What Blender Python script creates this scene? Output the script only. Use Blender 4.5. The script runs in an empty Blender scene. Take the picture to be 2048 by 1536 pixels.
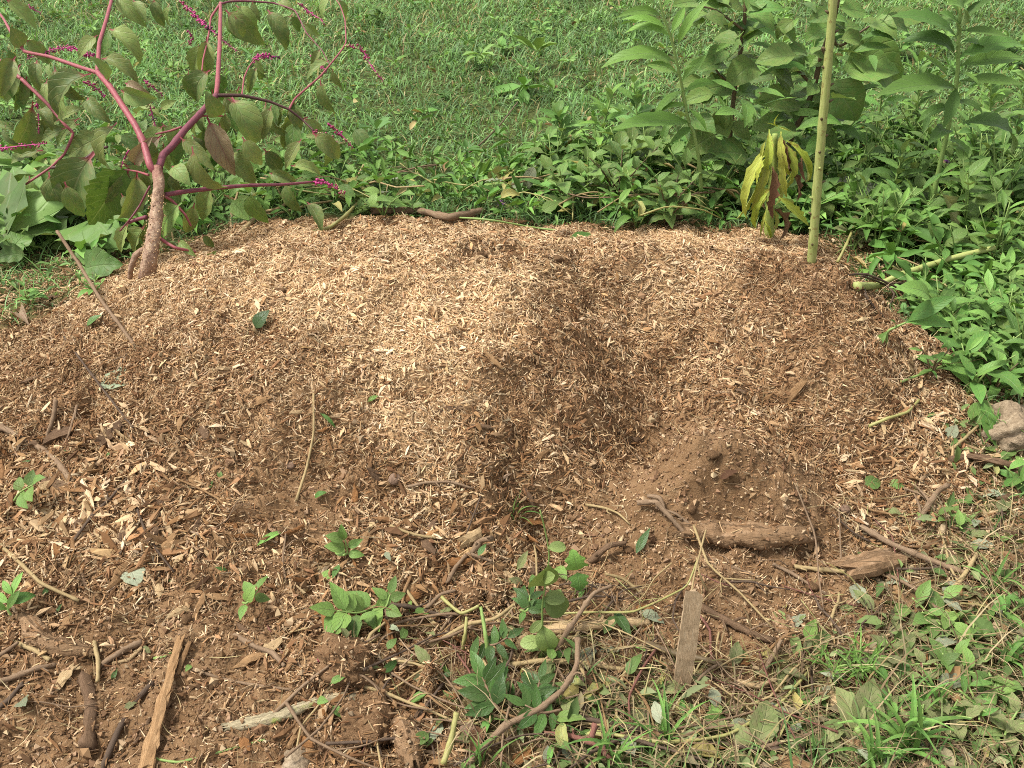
import bpy, math, random
import numpy as np
from mathutils import Vector, Matrix

random.seed(11)
RNG = np.random.default_rng(11)
scene = bpy.context.scene
col = scene.collection

# ------------------------------------------------------------------ camera
CAM_H, PITCH, HFOV = 1.60, math.radians(34.0), math.radians(55.0)
cam_data = bpy.data.cameras.new('camera')
cam_data.sensor_width = 36.0
cam_data.lens = 18.0 / math.tan(HFOV / 2)
cam_data.clip_start, cam_data.clip_end = 0.05, 500.0
cam_obj = bpy.data.objects.new('camera', cam_data)
cam_obj.location = (0, 0, CAM_H)
cam_obj.rotation_euler = (math.pi / 2 - PITCH, 0, 0)
col.objects.link(cam_obj)
scene.camera = cam_obj

# ------------------------------------------------------------------ sky, sun, exposure (thin bright overcast)
SUN_EL, SUN_ROT = math.radians(60), math.radians(-88)      # sun high on the left
world = bpy.data.worlds.new('World')
scene.world = world
world.use_nodes = True
wn, wl = world.node_tree.nodes, world.node_tree.links
wn.clear()
sky = wn.new('ShaderNodeTexSky')
sky.sky_type = 'NISHITA'
sky.sun_disc = False
sky.sun_elevation = SUN_EL
sky.sun_rotation = SUN_ROT
sky.air_density, sky.dust_density, sky.ozone_density = 1.0, 3.0, 1.0
hsv = wn.new('ShaderNodeHueSaturation')
hsv.inputs['Saturation'].default_value = 0.06
bgn = wn.new('ShaderNodeBackground')
bgn.inputs['Strength'].default_value = 0.07
won = wn.new('ShaderNodeOutputWorld')
wl.new(sky.outputs[0], hsv.inputs['Color'])
wl.new(hsv.outputs[0], bgn.inputs['Color'])
wl.new(bgn.outputs[0], won.inputs['Surface'])
sun_data = bpy.data.lights.new('sun', 'SUN')
sun_data.energy = 1.5
sun_data.angle = math.radians(12)
sun_data.color = (1.0, 0.94, 0.84)
sun_obj = bpy.data.objects.new('sun', sun_data)
sdir = Vector((math.sin(SUN_ROT) * math.cos(SUN_EL), math.cos(SUN_ROT) * math.cos(SUN_EL), math.sin(SUN_EL)))
sun_obj.rotation_euler = sdir.to_track_quat('Z', 'Y').to_euler()
sun_obj.location = sdir * 20
col.objects.link(sun_obj)
vs = scene.view_settings
vs.view_transform, vs.look, vs.exposure, vs.gamma = 'Standard', 'None', 1.84, 1.0
vs.use_curve_mapping = False
scene.render.film_transparent = False
scene.cycles.max_bounces = 8
scene.cycles.diffuse_bounces = 4
scene.cycles.transmission_bounces = 4
scene.cycles.use_denoising = False
scene.cycles.pixel_filter_type = 'BLACKMAN_HARRIS'
scene.cycles.filter_width = 1.0

# ------------------------------------------------------------------ pixel (2048 x 1536) -> place in the world
F = 1024 / math.tan(HFOV / 2)
CP, SP = math.cos(PITCH), math.sin(PITCH)

def ray(u, v):
    a, b = (u - 1024) / F, -(v - 768) / F
    return np.array([a, CP + b * SP, -SP + b * CP])

def at_z(u, v, z):
    d = ray(u, v)
    t = (z - CAM_H) / d[2]
    return np.array([d[0] * t, d[1] * t, z])

def at_y(u, v, y):
    d = ray(u, v)
    t = y / d[1]
    return np.array([d[0] * t, y, CAM_H + d[2] * t])

def project(x, y, z):
    dz = z - CAM_H
    f = y * CP - dz * SP
    b = (y * SP + dz * CP)
    return 1024 + F * x / f, 768 - F * b / f, f

# ------------------------------------------------------------------ noise
def _hash(ix, iy, s):
    h = (ix.astype(np.int64) * 374761393 + iy.astype(np.int64) * 668265263 + s * 974634777) & 0x7fffffff
    h = ((h ^ (h >> 13)) * 1274126177) & 0x7fffffff
    return ((h ^ (h >> 16)) & 0xffff) / 65535.0

def vnoise(x, y, s=0):
    x = np.asarray(x, float); y = np.asarray(y, float)
    ix, iy = np.floor(x), np.floor(y)
    fx, fy = x - ix, y - iy
    fx, fy = fx * fx * fx * (fx * (fx * 6 - 15) + 10), fy * fy * fy * (fy * (fy * 6 - 15) + 10)
    a, b = _hash(ix, iy, s), _hash(ix + 1, iy, s)
    c, d = _hash(ix, iy + 1, s), _hash(ix + 1, iy + 1, s)
    return (a + (b - a) * fx) * (1 - fy) + (c + (d - c) * fx) * fy

def fbm(x, y, s=0, octv=3):
    r, amp, tot = 0, 1.0, 0
    ca, sa = math.cos(.7), math.sin(.7)
    for k in range(octv):
        r = r + amp * (vnoise(x, y, s + k * 17) - .5)
        tot += amp
        amp *= .5
        x, y = (x * ca - y * sa) * 2.03 + 3.1, (x * sa + y * ca) * 2.03 + 1.7
    return r / tot * 2

# ------------------------------------------------------------------ relief of the heap: (u, v, height) as read off the photograph
CTRL = [
 (-150,690,.03),(60,655,.07),(150,605,.14),(280,548,.24),(420,500,.32),(560,470,.38),(750,452,.42),(950,468,.41),(1130,487,.38),
 (1300,482,.385),(1480,482,.385),(1640,512,.37),(1700,560,.31),(1790,640,.22),(1870,700,.13),(1920,800,.07),(1930,900,.03),
 (250,700,.24),(100,780,.14),(0,850,.06),(400,640,.34),(400,800,.25),(250,850,.16),(650,600,.425),(650,700,.37),(900,600,.42),(1040,620,.385),
 (900,700,.365),(900,820,.285),(760,800,.295),(650,800,.285),(550,760,.32),(650,900,.19),(1000,745,.345),(1000,850,.24),(850,950,.17),(1000,950,.15),(500,900,.19),
 (1130,560,.35),(1150,640,.355),(1140,720,.30),(1250,570,.265),(1250,650,.165),(1310,740,.10),(1330,830,.075),(1290,910,.04),(1180,780,.27),(1170,870,.17),
 (1380,560,.30),(1340,650,.19),(1450,560,.345),(1560,560,.36),(1630,600,.375),(1450,650,.24),(1500,720,.19),(1680,700,.30),(1640,800,.17),(1750,850,.11),(1530,820,.115),(1850,950,.03),(1440,800,.125),
 (1400,862,.31),(1400,930,.24),(1490,915,.25),(1560,1000,.15),(1350,1000,.13),(1250,1000,.075),(1450,1050,.055),(1650,1000,.05),(1260,930,.07),(1160,1040,.01),(1080,1060,-.02),(1300,1120,.03),(1450,1150,.02),(1700,1100,.015),(1560,1070,.045),(1560,860,.11),(1660,920,.07),
 (480,950,.15),(500,1050,.09),(620,1000,.10),(700,960,.14),(300,1000,.09),(300,1150,.03),(100,1000,.04),(0,1000,.02),(700,1100,.06),(850,1080,.06),(950,1060,.06),(500,1200,.02),
 (200,1300,0),(800,1250,.0),(700,1400,.02),(720,1300,.05),(0,1200,0),(0,1400,0),(300,1450,0),(500,1536,0),(1000,1400,0),(1000,1250,0),(1250,1300,0),(1500,1300,0),(1750,1250,0),(2000,1100,0),(2000,1300,0),(1700,1450,0),(1300,1500,0),(-200,1100,0),(-200,900,.01),(2150,950,0),(2050,800,0),
 (850,1700,0),(300,1700,0),(1400,1700,0),(2300,1500,0),(-300,1400,0),
]
CTRL = [(u, v + (14 if v < 560 and 200 < u < 1750 else 0), h * .72) for u, v, h in CTRL]
cp = [at_z(u, v, h) for u, v, h in CTRL]
# back slope, falling away behind the crest
for u, v, h in CTRL[1:16]:
    p = at_z(u, v, h)
    cp += [np.array([p[0], p[1] + .12, h * .72]), np.array([p[0] * 1.03, p[1] + .45 + h * .5, h * .22]), np.array([p[0] * 1.05, p[1] + .8 + h * .5, 0.0])]
for x in np.arange(-4.2, 4.3, .7):
    cp += [np.array([x, 4.2, 0]), np.array([x, 5.2, 0]), np.array([x, .3, 0]), np.array([x, -.5, 0])]
for y in np.arange(.8, 4.2, .5):
    cp += [np.array([-2.6, y, 0]), np.array([2.35, y, 0]), np.array([-3.4, y, 0]), np.array([3.2, y, 0])]
cp = np.array(cp)
_c = .05
_d = np.sqrt((cp[:, None, 0] - cp[None, :, 0]) ** 2 + (cp[:, None, 1] - cp[None, :, 1]) ** 2 + _c * _c)
_w = np.linalg.solve(_d - np.eye(len(cp)) * .006, cp[:, 2])

def relief(x, y):
    out = np.zeros(x.shape)
    fx, fy = x.ravel(), y.ravel()
    o = out.ravel()
    for i in range(0, len(fx), 20000):
        s = slice(i, i + 20000)
        o[s] = np.sqrt((fx[s, None] - cp[None, :, 0]) ** 2 + (fy[s, None] - cp[None, :, 1]) ** 2 + _c * _c) @ _w
    o = o.reshape(x.shape)
    win = np.clip((2.9 - np.abs(x)) / .5, 0, 1) * np.clip((4.3 - y) / .4, 0, 1) * np.clip((y - .3) / .4, 0, 1)
    return o * win

# ------------------------------------------------------------------ what covers the ground: (u, v, paleness, chips, green, chip size)
ZONE = [
 (300,560,.9,1,0,.9),(450,520,0.85,1,0,.9),(600,490,.95,1,0,1),(750,475,0.68,1,0,1.3),(950,480,0.70,1,0,1.2),(1100,510,.75,1,0,1),(1300,500,.95,1,0,.8),(1450,500,1,1,0,.8),(1550,510,.8,1,0,.9),(1640,540,.5,1,0,1),
 (500,600,0.90,1,0,1),(700,600,1,1,0,1.1),(900,600,1,1,0,1),(1000,640,1,1,0,1),(800,700,1,1,0,1),(950,715,.95,1,0,1),(1050,600,.85,1,0,1),(400,680,0.50,1,0,1),(300,640,0.72,1,0,.9),(200,640,0.60,1,0,.9),(100,700,0.45,1,0,1),(20,700,0.42,.9,.1,1),
 (560,720,0.55,1,0,1.1),(680,780,0.65,1,0,1),(800,800,.9,1,0,1),(900,850,.85,1,0,.9),(940,825,.85,1,0,.9),(1110,540,.5,1,0,.9),(1120,620,.25,1,0,.9),(1130,700,.25,1,0,.9),(1000,745,.12,.8,0,.7),(1050,790,.2,.9,0,.8),(1150,800,.25,1,0,1),(1200,870,.3,.9,0,1.1),
 (1200,600,.5,1,0,1),(1300,600,0.65,1,0,1),(1400,580,0.70,1,0,1),(1250,680,.45,1,0,1.2),(1350,720,.4,1,0,1.2),(1330,640,.6,1,0,1.1),(1450,640,0.42,1,0,1.1),(1500,700,.42,1,0,1.2),(1620,600,.2,.9,0,.8),(1680,640,.3,1,0,.9),(1600,700,.32,1,0,.9),(1680,740,.25,.8,0,.8),(1560,600,.25,.9,0,.9),(1750,680,0.40,1,0,1.2),(1800,700,0.42,1,0,1.5),
 (1850,770,0.36,1,.05,1.6),(1650,820,.3,.9,0,1),(1800,850,0.34,1,0,1.3),(1750,920,0.34,1,0,1.5),(1850,930,0.36,1,0,1.7),(1600,870,.35,1,0,1.2),(1500,860,.35,.9,0,1.3),
 (1370,880,.2,.3,0,.8),(1400,930,.15,.12,0,.8),(1500,960,.15,.2,0,.8),(1450,1020,.15,.12,0,.8),(1300,1000,.15,.12,0,.8),(1600,1040,.2,.3,0,1),(1550,1150,.2,.2,0,1),(1650,1180,.2,.25,0,1),(1350,1160,.2,.15,.02,1),(1220,960,.2,.3,0,1),(1230,1080,.15,.15,0,1),
 (1350,930,.12,.05,0,.8),(1430,895,.12,.08,0,.8),(1450,970,.12,.05,0,.8),(1530,1000,.12,.1,0,.8),(1400,980,.12,.05,0,.8),(1250,1040,.12,.08,0,.8),(1500,1040,.12,.08,0,.8),(1310,955,.12,.06,0,.8),(1350,1060,.12,.08,0,.8),(1540,950,.15,.15,0,.8),
 (1100,900,0.38,1,0,1.2),(1000,900,0.38,1,0,1.2),(950,950,0.34,1,0,1.2),(1150,950,0.30,.9,0,1.2),(1050,1000,0.30,.8,0,1.3),
 (100,800,0.28,.9,0,1),(250,780,0.38,1,0,1),(350,780,0.42,1,0,1.1),(200,850,0.30,.9,0,1.2),(400,860,0.34,.9,0,1.1),(550,830,0.38,.9,0,1),(600,880,0.30,.8,0,1),(700,880,0.34,.9,0,1),
 (50,900,0.28,.8,0,1.6),(200,950,0.38,.9,0,2.2),(300,920,0.34,.9,0,1.6),(150,1050,0.36,.9,0,2.4),(300,1020,0.36,.9,0,2),(250,1100,0.38,.85,0,2.3),(350,1090,0.34,.7,0,1.8),
 (450,940,.35,.7,0,1),(600,980,.2,.2,0,.8),(650,1000,.2,.15,0,.8),(500,1020,.25,.35,0,.9),(550,1100,.3,.4,0,1),(430,1130,.3,.5,0,1.2),(700,1050,.35,.6,0,1.1),(800,980,0.34,.9,0,1.3),(850,1050,0.32,.8,0,1.5),(750,1110,.4,.7,0,1.5),(950,1080,.4,.75,.04,1.5),
 (300,1200,.3,.3,0,1.2),(450,1220,.25,.25,0,1.2),(350,1300,.2,.15,0,1),(450,1320,.2,.12,0,1),(150,1200,.25,.25,0,1.3),(50,1150,.4,.5,0,1.5),(100,1350,.2,.2,0,1.3),(250,1450,.2,.15,0,1.2),(500,1420,.2,.2,0,1.2),(50,1480,.2,.2,0,1.2),(550,1500,.25,.25,0,1.3),(600,1250,.3,.4,.03,1.3),(720,1180,.3,.5,.04,1.3),
 (700,1350,.35,.45,.02,1.4),(780,1420,.35,.5,.02,1.5),(850,1480,.3,.3,.1,1.4),(850,1250,.25,.3,.12,1.4),(1000,1250,.25,.25,.2,1.4),(1100,1350,.2,.15,.35,1.3),(1000,1450,.2,.15,.4,1.3),(1200,1450,.2,.1,.65,1.2),(1300,1400,.2,.12,.5,1.2),(1400,1350,.2,.15,.3,1.2),(1250,1250,.2,.2,.2,1.2),(1500,1340,.2,.2,.12,1.2),(1450,1250,.2,.2,.08,1.2),
 (1600,1400,.2,.15,.55,1.2),(1700,1320,.2,.2,.4,1.2),(1800,1200,.3,.2,.3,1.2),(1900,1300,.2,.12,.6,1.2),(2000,1400,.2,.1,.65,1.2),(1800,1450,.2,.1,.75,1.2),(1950,1100,.35,.3,.5,1.4),(2000,1000,.4,.3,.6,1.4),(1900,1020,.45,.5,.3,1.5),(1750,1060,.35,.45,.08,1.3),(1950,920,.45,.4,.5,1.5),(1500,1500,.2,.1,.75,1.2),(1300,1510,.2,.1,.75,1.2),(1650,1520,.2,.05,.85,1),
 (1950,800,.4,.3,.75,1.4),(1960,700,.1,.1,1,1),(1880,620,.3,.1,.9,1),(1790,560,.4,.3,.7,1),(1750,450,0,0,1,1),(1600,425,0,0,1,1),(1400,420,0,0,1,1),(1200,420,0,0,1,1),(1000,420,0,0,1,1),(800,405,0,0,1,1),(600,400,0,0,1,1),(440,420,.2,.1,.9,1),(350,460,.3,.1,.8,1),(200,500,.5,.25,.7,1),(100,570,.5,.35,.65,1),(10,620,.5,.35,.6,1),(0,500,0,.1,1,1),(-100,640,.4,.3,.6,1),
]
for u in range(-400, 2500, 350):
    for v in (330, 230, 120, 0):
        ZONE.append((u, v, 0, 0, 1, 1))

ZONE = [(u, v, a, b, c, s * .8 if s <= 1.2 else s * .92) for u, v, a, b, c, s in ZONE]

# ------------------------------------------------------------------ helpers: objects
def link(o, parent=None):
    col.objects.link(o)
    if parent is not None:
        o.parent = parent
    return o

def tag(o, label=None, cat=None, group=None, kind=None):
    if label: o['label'] = label
    if cat: o['category'] = cat
    if group: o['group'] = group
    if kind: o['kind'] = kind
    return o

def mesh_np(name, v, f, mat=None, smooth=False, uv=None, colr=None):
    """v (n,3); f (m,3) or (m,4) int array, or a list of arrays of both"""
    me = bpy.data.meshes.new(name)
    fl = f if isinstance(f, list) else [f]
    fl = [np.asarray(x, np.int32) for x in fl if len(x)]
    v = np.asarray(v, np.float32)
    me.vertices.add(len(v))
    me.vertices.foreach_set('co', v.ravel())
    idx = np.concatenate([x.ravel() for x in fl])
    tot = np.concatenate([np.full(len(x), x.shape[1], np.int32) for x in fl])
    me.loops.add(len(idx))
    me.loops.foreach_set('vertex_index', idx)
    me.polygons.add(len(tot))
    st = np.concatenate([[0], np.cumsum(tot)[:-1]]).astype(np.int32)
    me.polygons.foreach_set('loop_start', st)
    me.polygons.foreach_set('use_smooth', np.full(len(tot), smooth, bool))
    if uv is not None:
        L = me.uv_layers.new(name='UVMap')
        L.data.foreach_set('uv', np.asarray(uv, np.float32)[idx].ravel())
    if colr is not None:
        a = me.color_attributes.new('tint', 'FLOAT_COLOR', 'POINT')
        c = np.ones((len(v), 4), np.float32)
        c[:, :3] = colr
        a.data.foreach_set('color', c.ravel())
    me.update(calc_edges=True)
    if mat: me.materials.append(mat)
    return me

def obj_np(name, v, f, mat, parent=None, origin=None, **k):
    v = np.asarray(v, float)
    if origin is not None:
        v = v - np.asarray(origin)
    o = bpy.data.objects.new(name, mesh_np(name, v, f, mat, **k))
    if parent is None and origin is not None:
        o.location = origin
    return link(o, parent)

def empty(name, loc, label, cat, group=None):
    o = bpy.data.objects.new(name, None)
    o.empty_display_size = .05
    o.location = loc
    tag(o, label, cat, group)
    return link(o)
# ------------------------------------------------------------------ materials
def new_mat(name):
    m = bpy.data.materials.new(name)
    m.use_nodes = True
    nt = m.node_tree
    nt.nodes.clear()
    return m, nt.nodes, nt.links

class NG:
    def __init__(s, name):
        s.m, s.n, s.l = new_mat(name)
        s.out = s.n.new('ShaderNodeOutputMaterial')
    def node(s, t, **kw):
        x = s.n.new(t)
        for k, v in kw.items():
            setattr(x, k, v)
        return x
    def set(s, sock, v):
        if isinstance(v, bpy.types.NodeSocket): s.l.new(v, sock)
        else: sock.default_value = v
    def noise(s, vec, scale, detail=4, rough=.6, dist=0):
        x = s.node('ShaderNodeTexNoise')
        if vec is not None: s.l.new(vec, x.inputs['Vector'])
        x.inputs['Scale'].default_value = scale
        x.inputs['Detail'].default_value = detail
        x.inputs['Roughness'].default_value = rough
        x.inputs['Distortion'].default_value = dist
        return x.outputs['Fac']
    def ramp(s, fac, stops):
        x = s.node('ShaderNodeValToRGB')
        e = x.color_ramp.elements
        e[0].position, e[1].position = stops[0][0], stops[-1][0]
        for p, c in stops[1:-1]: e.new(p)
        for i, (p, c) in enumerate(stops):
            e[i].color = (*c, 1) if not isinstance(c, (int, float)) else (c, c, c, 1)
        s.set(x.inputs['Fac'], fac)
        return x.outputs['Color']
    def mix(s, fac, a, b, blend='MIX'):
        x = s.node('ShaderNodeMix', data_type='RGBA', blend_type=blend)
        s.set(x.inputs[0], fac)
        s.set(x.inputs[6], a if not isinstance(a, tuple) else (*a, 1))
        s.set(x.inputs[7], b if not isinstance(b, tuple) else (*b, 1))
        return x.outputs[2]
    def math(s, op, a, b=0.0, c=None, clamp=False):
        x = s.node('ShaderNodeMath', operation=op, use_clamp=clamp)
        s.set(x.inputs[0], a); s.set(x.inputs[1], b)
        if c is not None: s.set(x.inputs[2], c)
        return x.outputs[0]
    def attr(s, name):
        return s.node('ShaderNodeAttribute', attribute_name=name)
    def obj(s):
        return s.node('ShaderNodeTexCoord').outputs['Object']
    def geo(s):
        return s.node('ShaderNodeNewGeometry')
    def uv(s):
        return s.node('ShaderNodeUVMap', uv_map='UVMap').outputs['UV']
    def sep(s, vec):
        x = s.node('ShaderNodeSeparateXYZ'); s.l.new(vec, x.inputs[0]); return x.outputs
    def mapping(s, vec, scale):
        x = s.node('ShaderNodeMapping'); s.l.new(vec, x.inputs['Vector']); x.inputs['Scale'].default_value = scale
        return x.outputs[0]
    def bump(s, h, strength, dist):
        x = s.node('ShaderNodeBump')
        x.inputs['Strength'].default_value = strength
        x.inputs['Distance'].default_value = dist
        s.l.new(h, x.inputs['Height'])
        return x.outputs[0]
    def bsdf(s, colr, rough=.9, normal=None, spec=.2):
        x = s.node('ShaderNodeBsdfPrincipled')
        s.set(x.inputs['Base Color'], colr if not isinstance(colr, tuple) else (*colr, 1))
        s.set(x.inputs['Roughness'], rough)
        x.inputs['Specular IOR Level'].default_value = spec
        if normal is not None: s.l.new(normal, x.inputs['Normal'])
        return x
    def done(s, shader):
        s.l.new(shader, s.out.inputs['Surface'])
        return s.m

def rnd(g):                       # one number per object
    return g.node('ShaderNodeObjectInfo').outputs['Random']

def earth_mat(name):
    g = NG(name)
    p = g.geo().outputs['Position']
    z = g.sep(g.attr('zone').outputs['Vector'])          # x paleness, y chips, z green
    n1 = g.noise(p, 6, 6, .65); n2 = g.noise(p, 60, 5, .7); n3 = g.noise(p, 260, 3, .7)
    soil = g.ramp(n1, [(.3, (.140, .080, .038)), (.5, (.205, .123, .062)), (.72, (.28, .18, .098))])
    soil = g.mix(g.math('MULTIPLY', n2, .45), soil, (.10, .056, .030))
    soil = g.mix(g.ramp(n3, [(.56, 0.0), (.72, .6)]), soil, (.42, .30, .19))
    chipd = g.ramp(n3, [(.3, (.10, .053, .026)), (.5, (.20, .112, .056)), (.7, (.32, .195, .10))])
    chipl = g.ramp(n3, [(.3, (.22, .13, .062)), (.5, (.42, .27, .14)), (.7, (.60, .44, .265))])
    chip = g.mix(z[0], chipd, chipl)
    c = g.mix(g.math('MULTIPLY_ADD', g.math('SUBTRACT', z[1], .25), 2.2, g.math('MULTIPLY', g.math('SUBTRACT', n2, .5), 2.0), clamp=True), soil, chip)
    turf = g.ramp(n2, [(.35, (.04, .048, .016)), (.65, (.09, .11, .035))])
    c = g.mix(g.math('MULTIPLY_ADD', z[2], 2.4, -.5, clamp=True), c, turf)
    h = g.math('ADD', g.math('MULTIPLY', n2, 1.0), g.math('MULTIPLY', n3, .5))
    return g.done(g.bsdf(c, .95, g.bump(h, .8, .008), .1).outputs[0])

def tint_mat(name, rough=.85, spec=.15, grain=0.0, translucent=0.0, backpale=0.0):
    """colour per piece from the mesh's own tint attribute"""
    g = NG(name)
    c = g.attr('tint').outputs['Color']
    p = g.obj()
    if grain:
        n = g.noise(p, 180, 3, .7)
        c = g.mix(grain, c, g.mix(n, (0, 0, 0), (1, 1, 1)), 'OVERLAY')
    b = g.bsdf(c, rough, None, spec)
    if translucent:
        t = g.node('ShaderNodeBsdfTranslucent')
        g.l.new(g.mix(1.0, c, (1.0, 1.0, .55), 'MULTIPLY'), t.inputs['Color'])
        m = g.node('ShaderNodeMixShader'); m.inputs[0].default_value = translucent
        g.l.new(b.outputs[0], m.inputs[1]); g.l.new(t.outputs[0], m.inputs[2])
        return g.done(m.outputs[0])
    return g.done(b.outputs[0])

def leaf_mat(name, c1, c2, back, vein=(.22, .30, .10), veins=7, veinamt=.5, dust=0.0, spots=0.0, spotcol=(.16, .09, .04), rough=.5, spec=.22, petiole=None, trans=.22, yellow=0.0):
    g = NG(name)
    uvs = g.sep(g.uv()); u, v = uvs[0], uvs[1]
    p = g.obj(); r = rnd(g)
    n = g.noise(p, 4, 3, .6); nf = g.noise(p, 12, 2, .6)
    k = g.math('MULTIPLY_ADD', g.math('SUBTRACT', r, .5), .8, n, clamp=True)
    c = g.mix(k, c1, c2)
    c = g.mix(1.0, c, g.ramp(g.math('FRACT', g.math('MULTIPLY', r, 7.31)), [(0.0, .58), (1.0, 1.22)]), 'MULTIPLY')
    if yellow:
        c = g.mix(g.math('MULTIPLY', g.ramp(g.math('ADD', nf, g.math('MULTIPLY', r, .25)), [(.45, 0.0), (.75, 1.0)]), yellow), c, (.36, .30, .06))
    s = g.math('ABSOLUTE', g.math('SUBTRACT', u, .5))                    # 0 on the midrib
    mid = g.ramp(s, [(0.0, 1.0), (.035, 0.0)])
    ph = g.math('FRACT', g.math('SUBTRACT', g.math('MULTIPLY', v, veins), g.math('MULTIPLY', s, 4.2)))
    lat = g.ramp(g.math('ABSOLUTE', g.math('SUBTRACT', ph, .5)), [(0.0, 1.0), (.09, 0.0)])
    ve = g.math('MAXIMUM', mid, g.math('MULTIPLY', lat, .6))
    c = g.mix(g.math('MULTIPLY', ve, veinamt), c, vein)
    cb = g.mix(g.math('MULTIPLY', ve, veinamt * .8), back, vein)
    c = g.mix(g.geo().outputs['Backfacing'], c, cb)
    if spots:
        c = g.mix(g.math('MULTIPLY', g.ramp(g.noise(p, 8, 3, .6), [(.58, 0.0), (.66, 1.0)]), spots), c, spotcol)
    if dust:
        c = g.mix(g.math('MULTIPLY', g.ramp(g.noise(p, 6, 4, .65), [(.35, .1), (.65, 1.0)]), dust), c, (.30, .23, .15))
    if petiole:
        c = g.mix(g.ramp(v, [(.10, 1.0), (.17, 0.0)]), c, petiole)
    h = g.math('ADD', g.math('MULTIPLY', ve, -1.0), g.math('MULTIPLY', nf, .5))
    b = g.bsdf(c, rough, g.bump(h, .5, .004), spec)
    t = g.node('ShaderNodeBsdfTranslucent')
    g.l.new(g.mix(1.0, c, (1.0, 1.0, .5), 'MULTIPLY'), t.inputs['Color'])
    m = g.node('ShaderNodeMixShader'); m.inputs[0].default_value = trans
    g.l.new(b.outputs[0], m.inputs[1]); g.l.new(t.outputs[0], m.inputs[2])
    return g.done(m.outputs[0])

def wood_mat(name, cols, soil=0.0, moss=0.0, stretch=(14, 1.6), bump=.7, fine=40, rough=.9, spec=.12, soilcol=(.17, .105, .06)):
    """bark or split wood: grain follows the piece (u along it is v here)"""
    g = NG(name)
    uv, p = g.uv(), g.obj()
    grain = g.noise(g.mapping(uv, (stretch[0], stretch[1], 1)), 3, 5, .65, .3)
    f = g.noise(p, fine, 4, .7)
    r = rnd(g)
    c = g.ramp(g.math('ADD', g.math('MULTIPLY', grain, .75), g.math('MULTIPLY', f, .25)), [(.3, cols[0]), (.5, cols[1]), (.68, cols[2])])
    c = g.mix(g.math('MULTIPLY', r, .3), c, cols[0])
    if soil:
        c = g.mix(g.math('MULTIPLY', g.ramp(g.noise(p, 16, 5, .7), [(.62 - soil * .35, 0.0), (.72 - soil * .3, 1.0)]), min(1, soil + .2)), c, g.mix(f, soilcol, tuple(x * .5 for x in soilcol)))
    if moss:
        c = g.mix(g.math('MULTIPLY', g.ramp(g.noise(p, 22, 3, .6), [(.55, 0.0), (.66, 1.0)]), moss), c, (.24, .28, .06))
    h = g.math('ADD', grain, g.math('MULTIPLY', f, .6))
    return g.done(g.bsdf(c, rough, g.bump(h, bump, .006), spec).outputs[0])

def stem_mat(name, c1, c2, scale=6, rough=.5, spec=.3, specks=0.0, speckcol=(.12, .07, .03)):
    g = NG(name)
    uv, p = g.uv(), g.obj()
    n = g.noise(g.mapping(uv, (5, 1.2, 1)), scale * .5, 3, .6)
    f = g.noise(p, 50, 3, .7)
    c = g.mix(g.ramp(n, [(.3, 0.0), (.7, 1.0)]), c1, c2)
    if specks:
        c = g.mix(g.math('MULTIPLY', g.ramp(f, [(.58, 0.0), (.66, 1.0)]), specks), c, speckcol)
    return g.done(g.bsdf(c, rough, g.bump(n, .3, .003), spec).outputs[0])

M = {}
M['earth'] = earth_mat('earth')
M['chip'] = tint_mat('wood_chip', .85, .15, .35)
M['crumb'] = tint_mat('soil_crumb', .95, .08)
M['grass'] = tint_mat('grass_blade', .55, .12, 0, .3)
M['weedleaf'] = tint_mat('weed_leaf', .55, .14, 0, .25)
M['litter'] = tint_mat('leaf_litter', .75, .15, .2, .15)
M['poke_leaf'] = leaf_mat('poke_leaf', (.12, .20, .055), (.20, .30, .095), (.25, .32, .15), vein=(.30, .31, .15), veinamt=.6, petiole=(.26, .06, .07), spots=.3, spotcol=(.17, .10, .07), dust=.12, yellow=.2)
M['poke_leaf_pink'] = leaf_mat('poke_leaf_pink', (.20, .13, .09), (.23, .19, .11), (.26, .19, .13), vein=(.32, .13, .13), veinamt=.7, petiole=(.30, .06, .09), spots=.4, dust=.2)
M['poke_leaf_bright'] = leaf_mat('poke_leaf_bright', (.13, .24, .04), (.22, .36, .07), (.20, .30, .10), vein=(.34, .42, .14), veins=9, veinamt=.6, spots=.6, spotcol=(.035, .09, .02))
M['poke_dark'] = leaf_mat('poke_dark', (.085, .19, .042), (.14, .27, .06), (.18, .28, .09), vein=(.17, .23, .10), veinamt=.5, spots=.15, dust=.12, yellow=.12)
M['iron'] = leaf_mat('iron_leaf', (0.109, 0.228, 0.043), (0.179, 0.324, 0.062), (0.205, 0.312, 0.104), vein=(.24, .34, .14), veins=11, veinamt=.45)
M['iron_deep'] = leaf_mat('iron_deep', (0.083, 0.180, 0.038), (0.147, 0.258, 0.057), (0.192, 0.264, 0.104), vein=(.2, .28, .12), veins=11, veinamt=.45)
M['knot'] = leaf_mat('knot_leaf', (0.096, 0.228, 0.048), (0.166, 0.336, 0.076), (0.192, 0.300, 0.114), vein=(.23, .34, .15), veins=10, veinamt=.4, yellow=.1)
M['dock'] = leaf_mat('dock_leaf', (0.090, 0.198, 0.043), (0.166, 0.300, 0.071), (0.218, 0.288, 0.123), vein=(.22, .30, .14), veins=8, veinamt=.5, dust=.12, spots=.2)
M['wilt'] = leaf_mat('wilted_leaf', (.34, .44, .06), (.46, .50, .10), (.42, .46, .14), vein=(.45, .46, .16), veinamt=.5, spots=.6, spotcol=(.20, .10, .04), yellow=.25)
M['dead'] = leaf_mat('dead_leaf', (.12, .06, .035), (.20, .11, .06), (.20, .13, .08), vein=(.25, .16, .09), veinamt=.4, rough=.8, spec=.1, trans=.08)
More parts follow.
